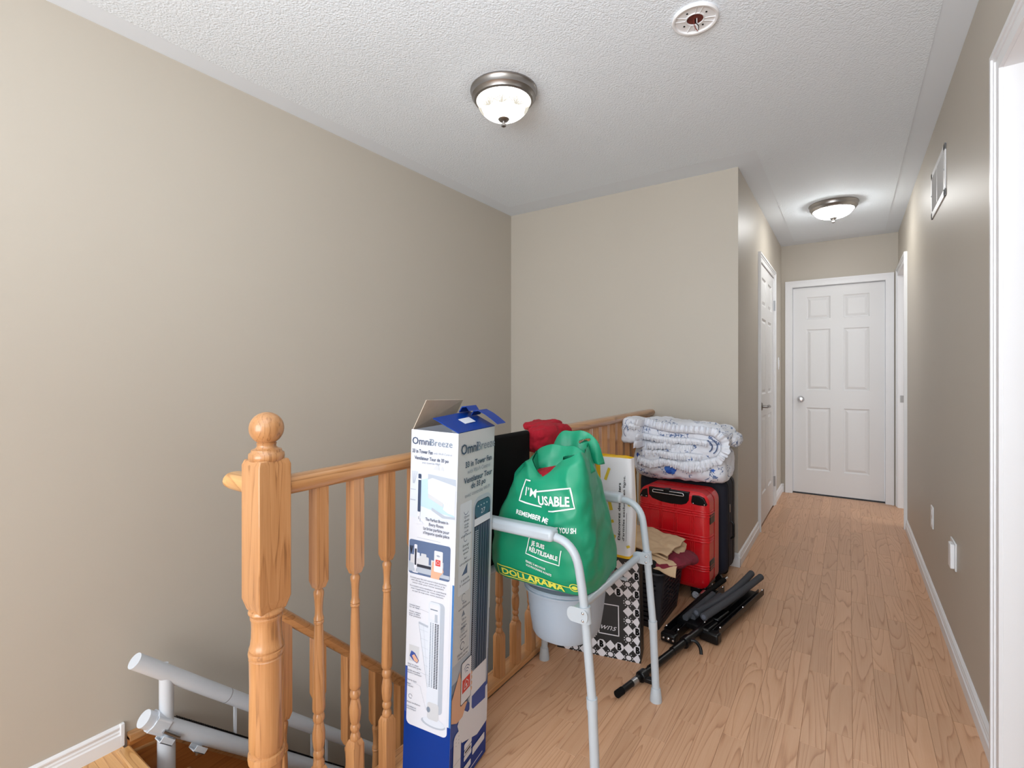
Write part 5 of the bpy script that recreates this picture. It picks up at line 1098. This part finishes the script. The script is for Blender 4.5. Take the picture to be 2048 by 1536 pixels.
# ------------------------------------------------------------------ floral bedding
def floral():
    m = mat('blue_floral_cotton', (226, 229, 238), 0.85, sheen=0.2, bump=(55, 0.25, 0.004)); nt = m.node_tree; b = nt.nodes['Principled BSDF']; N = nt.nodes; K = nt.links
    tc = N.new('ShaderNodeTexCoord')
    def line(scale, lo, hi, seed):
        n = N.new('ShaderNodeTexNoise'); n.inputs['Scale'].default_value = scale; n.inputs['Detail'].default_value = 2; n.noise_dimensions = '4D'; n.inputs['W'].default_value = seed
        K.new(tc.outputs['Object'], n.inputs['Vector'])
        s_ = N.new('ShaderNodeMath'); s_.operation = 'SUBTRACT'; s_.inputs[1].default_value = 0.5; K.new(n.outputs[0], s_.inputs[0])
        a = N.new('ShaderNodeMath'); a.operation = 'ABSOLUTE'; K.new(s_.outputs[0], a.inputs[0])
        l = N.new('ShaderNodeMath'); l.operation = 'LESS_THAN'; l.inputs[1].default_value = hi; K.new(a.outputs[0], l.inputs[0]); return l
    def patch(scale, thr, seed):
        n = N.new('ShaderNodeTexNoise'); n.inputs['Scale'].default_value = scale; n.inputs['Detail'].default_value = 0; n.noise_dimensions = '4D'; n.inputs['W'].default_value = seed
        K.new(tc.outputs['Object'], n.inputs['Vector']); g_ = N.new('ShaderNodeMath'); g_.operation = 'GREATER_THAN'; g_.inputs[1].default_value = thr; K.new(n.outputs[0], g_.inputs[0]); return g_
    def mulm(a, c): q = N.new('ShaderNodeMath'); q.operation = 'MULTIPLY'; K.new(a.outputs[0], q.inputs[0]); K.new(c.outputs[0], q.inputs[1]); return q
    l1 = mulm(line(24, 0, 0.016, 1.0), patch(11, 0.53, 5.0)); l2 = mulm(patch(70, 0.66, 2.0), patch(11, 0.53, 5.0))
    mx = N.new('ShaderNodeMath'); mx.operation = 'MAXIMUM'; K.new(l1.outputs[0], mx.inputs[0]); K.new(l2.outputs[0], mx.inputs[1])
    mi = N.new('ShaderNodeMix'); mi.data_type = 'RGBA'; mi.inputs[6].default_value = (*lin((226, 229, 238)), 1); mi.inputs[7].default_value = (*lin((104, 124, 164)), 1)
    K.new(mx.outputs[0], mi.inputs[0]); K.new(mi.outputs[2], b.inputs['Base Color']); return m
M['floral'] = floral(); crinkle(M['floral'], 12, 0.006, 0.5); M['frill'] = mat('white_frill_cotton', (230, 233, 241), 0.85, bump=(120, 0.4, 0.003))
bd_ = thing('floral_bedding', 'white bedding with blue flowers and lace frills, folded on top of the suitcases', 'bedding', (-0.80, 2.92, 0.63))
allv = []; allf = []
def keep(mb):
    o = len(allv); allv.extend(mb.v); allf.extend(tuple(i+o for i in f) for f in mb.f)
mb = MB(); puff(mb, (-0.800, 2.935, 0.686), (0.268, 0.180, 0.106), 0.55, 0.024, 6, 31, 46, None, 1.0, lambda w_: Vector((w_.x*(1+0.04*(-w_.z/0.08)), w_.y, w_.z+0.02*max(0, -w_.x-0.15)*-1.5))); keep(mb); mb.build('bottom_fold', 'floral', bd_, smooth=80)
mb = MB(); puff(mb, (-0.785, 2.925, 0.838), (0.272, 0.160, 0.068), 0.55, 0.022, 7, 33, 46, Matrix.Rotation(0.03, 3, 'Y')); keep(mb); mb.build('top_fold', 'floral', bd_, smooth=80)
mb = MB(); puff(mb, (-0.775, 2.835, 0.765), (0.235, 0.070, 0.052), 0.6, 0.020, 9, 35, 40); keep(mb); mb.build('middle_fold', 'floral', bd_, smooth=80)
mb = MB(); puff(mb, (-0.528, 2.945, 0.818), (0.042, 0.075, 0.040), 0.8, 0.010, 14, 37, 22, Matrix.Rotation(0.45, 3, 'Y')); mb.build('corner_fold', 'floral', bd_, smooth=80)
mb = MB(); puff(mb, (-1.028, 2.80, 0.850), (0.052, 0.110, 0.072), 0.30, 0.010, 12, 39, 24, Matrix.Rotation(0.06, 3, 'Y')); keep(mb); mb.build('hanging_corner', 'floral', bd_, smooth=80)
bbv = BVHTree.FromPolygons(allv, allf)
def frill(pts, wdt, amp, seed, flip=1):
    """gathered strip laid on the front of the bedding"""
    P = []
    for a, b in zip(pts, pts[1:]):
        n_ = max(2, int(math.hypot(b[0]-a[0], b[1]-a[1])/0.0022)); P += [(a[0]+(b[0]-a[0])*k/n_, a[1]+(b[1]-a[1])*k/n_) for k in range(n_)]
    P.append(pts[-1]); n_ = len(P); vs = []; m_ = 7
    for i, (x_, z_) in enumerate(P):
        a = P[max(0, i-6)]; b = P[min(n_-1, i+6)]; dx, dz = b[0]-a[0], b[1]-a[1]; q = math.hypot(dx, dz) or 1; nx, nz_ = dz/q*flip, -dx/q*flip
        h = bbv.ray_cast(Vector((x_, 2.2, z_)), Vector((0, 1, 0)), 2.0); y_ = h[0].y if h[0] is not None else 2.80
        for j in range(m_):
            t_ = j/(m_-1); wob = amp*t_*math.sin(i*0.55+1.8*nz((x_*30, z_*30, 0), 1, seed)); w2 = wdt*(1+0.16*nz((i*0.09, 0, 0), 1, seed+1)+0.05*math.sin(i*0.9))
            vs.append(Vector((x_+nx*w2*t_, y_-0.003-0.010*math.sin(PI*min(1, t_*1.2))*1.0-abs(wob)*1.0-wob*0.4, z_+nz_*w2*t_)))
    mb = MB(); mb.add(vs, [(i*m_+j, i*m_+j+1, (i+1)*m_+j+1, (i+1)*m_+j) for i in range(n_-1) for j in range(m_-1)]); return mb.build('frill', 'frill', bd_, smooth=80, solid=0.0015)
frill([(-1.00, 0.880), (-0.93, 0.868), (-0.80, 0.850), (-0.68, 0.852), (-0.60, 0.845), (-0.565, 0.815), (-0.560, 0.775), (-0.585, 0.735), (-0.66, 0.712), (-0.76, 0.700)], 0.046, 0.018, 1, -1)
frill([(-1.01, 0.705), (-0.93, 0.688), (-0.86, 0.708), (-0.78, 0.700), (-0.70, 0.690), (-0.62, 0.700)], 0.042, 0.016, 5)
frill([(-1.00, 0.800), (-0.92, 0.790), (-0.84, 0.800), (-0.76, 0.790), (-0.70, 0.795)], 0.040, 0.016, 7)
frill([(-0.97, 0.745), (-0.88, 0.752), (-0.80, 0.742), (-0.72, 0.750), (-0.65, 0.745)], 0.036, 0.014, 13)
frill([(-0.99, 0.840), (-0.90, 0.832), (-0.80, 0.825), (-0.70, 0.828), (-0.62, 0.822)], 0.034, 0.014, 17)
frill([(-1.03, 0.900), (-0.98, 0.893), (-0.93, 0.885)], 0.032, 0.010, 9)
def petals(cx, cz, r_, n_, col_, nm='blue_flower'):
    mb = MB(); fr = lambda a, b, d: Vector((a, 2.5, b))
    for k in range(n_):
        t_ = 2*PI*k/n_; e_ = ellipse(cx+r_*0.5*math.cos(t_), cz+r_*0.5*math.sin(t_), r_*0.52, r_*0.45, 10); poly2(mb, [(cx+r_*0.5*math.cos(t_), cz+r_*0.5*math.sin(t_))]+e_+[e_[0]], fr, k % 2)
    if n_ < 2: mb = MB(); poly2(mb, ellipse(cx, cz, r_, r_, 12), fr, 0)
    wrap(mb, bbv, (0, 1, 0), 0.004)
    for i, v in enumerate(mb.v): v.y -= 0.0002*(i % 7)
    if mb.f: mb.build(nm, [flat('print_royal_blue', (34, 88, 190)), flat('print_mid_blue', (60, 116, 206))], bd_, smooth='flat2d')
petals(-0.820, 0.648, 0.034, 6, None); petals(-1.02, 0.705, 0.012, 1, None); petals(-0.765, 0.662, 0.011, 5, None); petals(-0.60, 0.660, 0.009, 4, None)
mb = MB(); fr = lambda a, b, d: Vector((a, 2.5, b))
for r_, x_ in ((0.040, -0.640), (0.052, -0.628)): 
    arc = ellipse(x_, 0.790, r_, r_*0.9, 14, -0.9, 1.3); stroke(mb, arc, 0.006, fr)
stroke(mb, ellipse(-1.035, 0.85, 0.022, 0.030, 12, 1.2, 4.6), 0.003, fr)
wrap(mb, bbv, (0, 1, 0), 0.014); mb.build('blue_scroll', flat('print_slate_blue', (76, 96, 134)), bd_, smooth='flat2d', kind='stuff')

# ------------------------------------------------------------------ folded black stand
ts = thing('folded_stand', 'folded black metal stand with charcoal foam tubes lying on the laminate floor', 'stand', (-0.55, 2.35, 0))
def tb(name, pts, r_, m_, seg=12, parent=ts, **kw): mb = MB(); mb.tube(pts, r_, seg, **kw); return mb.build(name, m_, parent, smooth=50)
tb('main_pole', [(-0.600, 2.050, 0.036), (-0.520, 2.370, 0.048)], 0.0165, 'black'); tb('inner_pole', [(-0.688, 1.700, 0.022), (-0.600, 2.050, 0.034)], 0.0120, 'black'); tb('pole_end_cap', [(-0.692, 1.685, 0.0215), (-0.684, 1.716, 0.0225)], 0.0135, 'blackmatt')
tb('middle_pole', [(-0.640, 1.890, 0.028), (-0.590, 2.090, 0.036)], 0.0150, 'black')
mb = MB(); mb.tube([(-0.655, 1.822, 0.026), (-0.647, 1.855, 0.027)], 0.021, 14); mb.box((-0.640, 1.822, 0.012), (-0.610, 1.846, 0.030)); mb.build('clamp', 'black', ts, bevel=(0.003, 2))
mb = MB(); mb.tube([(-0.668, 1.772, 0.0245), (-0.661, 1.798, 0.0255)], 0.0128, 14); mb.build('label_band', 'steel', ts, smooth=40)
mb = MB(); mb.tube([(-0.578, 2.135, 0.038), (-0.569, 2.172, 0.040)], 0.023, 14); mb.build('upper_clamp', 'black', ts, smooth=40)
mb = MB(); mb.tube(fillet([(-0.566, 2.155, 0.045), (-0.535, 2.165, 0.048), (-0.512, 2.150, 0.030), (-0.508, 2.140, 0.010)], 0.015, 5), [0.008]*7+[0.007]*6+[0.005], 8) if False else mb.tube(fillet([(-0.566, 2.155, 0.045), (-0.535, 2.165, 0.048), (-0.512, 2.150, 0.030), (-0.508, 2.140, 0.010)], 0.015, 5), 0.007, 8)
mb.build('clamp_lever', 'black', ts, smooth=50)
def channel(name, p, q, wd, ht, side=None):
    p = Vector(p); q = Vector(q); t_ = (q-p); L_ = t_.length; t_.normalize(); s_ = t_.cross(Vector((0, 0, 1))).normalized(); u_ = s_.cross(t_)
    mb = MB(); fr = lambda a, b, d: p+s_*a+u_*b+t_*d
    w2 = wd/2; prof = [(-w2, 0), (w2, 0), (w2, ht), (w2-0.004, ht), (w2-0.004, 0.004), (w2*0.35, 0.004), (w2*0.35, ht*0.7), (w2*0.2, ht*0.7), (w2*0.2, 0.004), (-w2+0.004, 0.004), (-w2+0.004, ht), (-w2, ht)]
    mb.prism(prof, 0, L_, fr); o = mb.build(name, 'black', ts, bevel=(0.001, 1))
    for d_ in (0.02, L_*0.5, L_-0.02):
        for a in (w2-0.003, -w2+0.003) if d_ != L_*0.5 else (w2-0.003,):
            c_ = fr(a, ht+0.001, d_); m3 = MB(); m3.lathe([(0.0048, 0), (0.004, 0.003), (0.001, 0.0045)], c_, 10); m3.build('rivet', 'chrome', o, smooth=60)
    return o
channel('channel_arm', (-0.505, 2.290, 0.034), (-0.400, 2.850, 0.034), 0.075, 0.030)
channel('channel_arm', (-0.650, 2.190, 0.012), (-0.575, 2.800, 0.012), 0.060, 0.040)
mb = MB(); mb.box((-0.042, -0.015, 0), (0.042, 0.03, 0.045), 0, Matrix.Rotation(-0.19, 3, 'Z'), Vector((-0.505, 2.275, 0.005))); mb.build('hinge_block', 'black', ts, bevel=(0.008, 3))
mb = MB(); mb.box((-0.034, -0.022, 0), (0.034, 0.022, 0.040), 0, Matrix.Rotation(-0.15, 3, 'Z'), Vector((-0.650, 2.180, 0.004))); hb = mb.build('hinge_block', 'black', ts, bevel=(0.008, 3))
for a in (-0.022, 0.0, 0.022): mb = MB(); mb.lathe([(0.007 if a == 0 else 0.005, 0), (0.005, -0.003), (0.001, -0.004)], (-0.650+a, 2.158+a*-0.15, 0.024), 12, 'Y'); mb.build('rivet', 'chrome', hb, smooth=60)
mb = MB(); mb.box((-0.075, -0.05, 0), (0.075, 0.05, 0.028), 0, Matrix.Rotation(-0.2, 3, 'Z'), Vector((-0.570, 2.33, 0.030))); mb.build('centre_plate', 'black', ts, bevel=(0.006, 2))
mb = MB(); mb.box((-0.055, -0.06, 0), (0.055, 0.06, 0.022), 0, Matrix.Rotation(-0.2, 3, 'Z'), Vector((-0.530, 2.45, 0.040))); mb.build('centre_plate', 'black', ts, bevel=(0.006, 2))
for nm, p, q, kk in (('foam_tube', (-0.573, 2.326, 0.093), (-0.436, 2.935, 0.098), 0.02), ('foam_tube', (-0.534, 2.296, 0.096), (-0.390, 2.928, 0.092), 0.0)):
    p, q = Vector(p), Vector(q); pts = [p+(q-p)*t_+Vector((kk*math.sin(PI*t_)*0.8, 0, -0.006*math.sin(PI*t_))) for t_ in [k/10 for k in range(11)]]
    o = tb(nm, pts, 0.0165, 'foam', 20)
    m3 = MB(); m3.tube([p-(q-p).normalized()*0.0015, p+(q-p).normalized()*0.002], 0.0095, 16); m3.build('end_plug', mat('foam_plug', (96, 100, 112), 0.8), o, smooth=40)
for p, q in (((-0.614, 2.295, 0.070), (-0.560, 2.60, 0.078)), ((-0.590, 2.325, 0.066), (-0.530, 2.62, 0.072))): tb('foam_tube', [p, q], 0.0140, 'foam', 18)
tb('side_pole', [(-0.630, 2.30, 0.062), (-0.600, 2.62, 0.064), (-0.560, 2.86, 0.060)], 0.013, 'blackmatt'); mb = MB(); mb.tube([(-0.613, 2.580, 0.0625), (-0.608, 2.630, 0.064)], 0.0138, 12); mb.build('label_band', 'steel', ts, smooth=40)
mb = MB(); mb.tube([(-0.560, 2.855, 0.060), (-0.552, 2.895, 0.060)], 0.008, 12); mb.build('chrome_pin', 'chrome', ts, smooth=50)
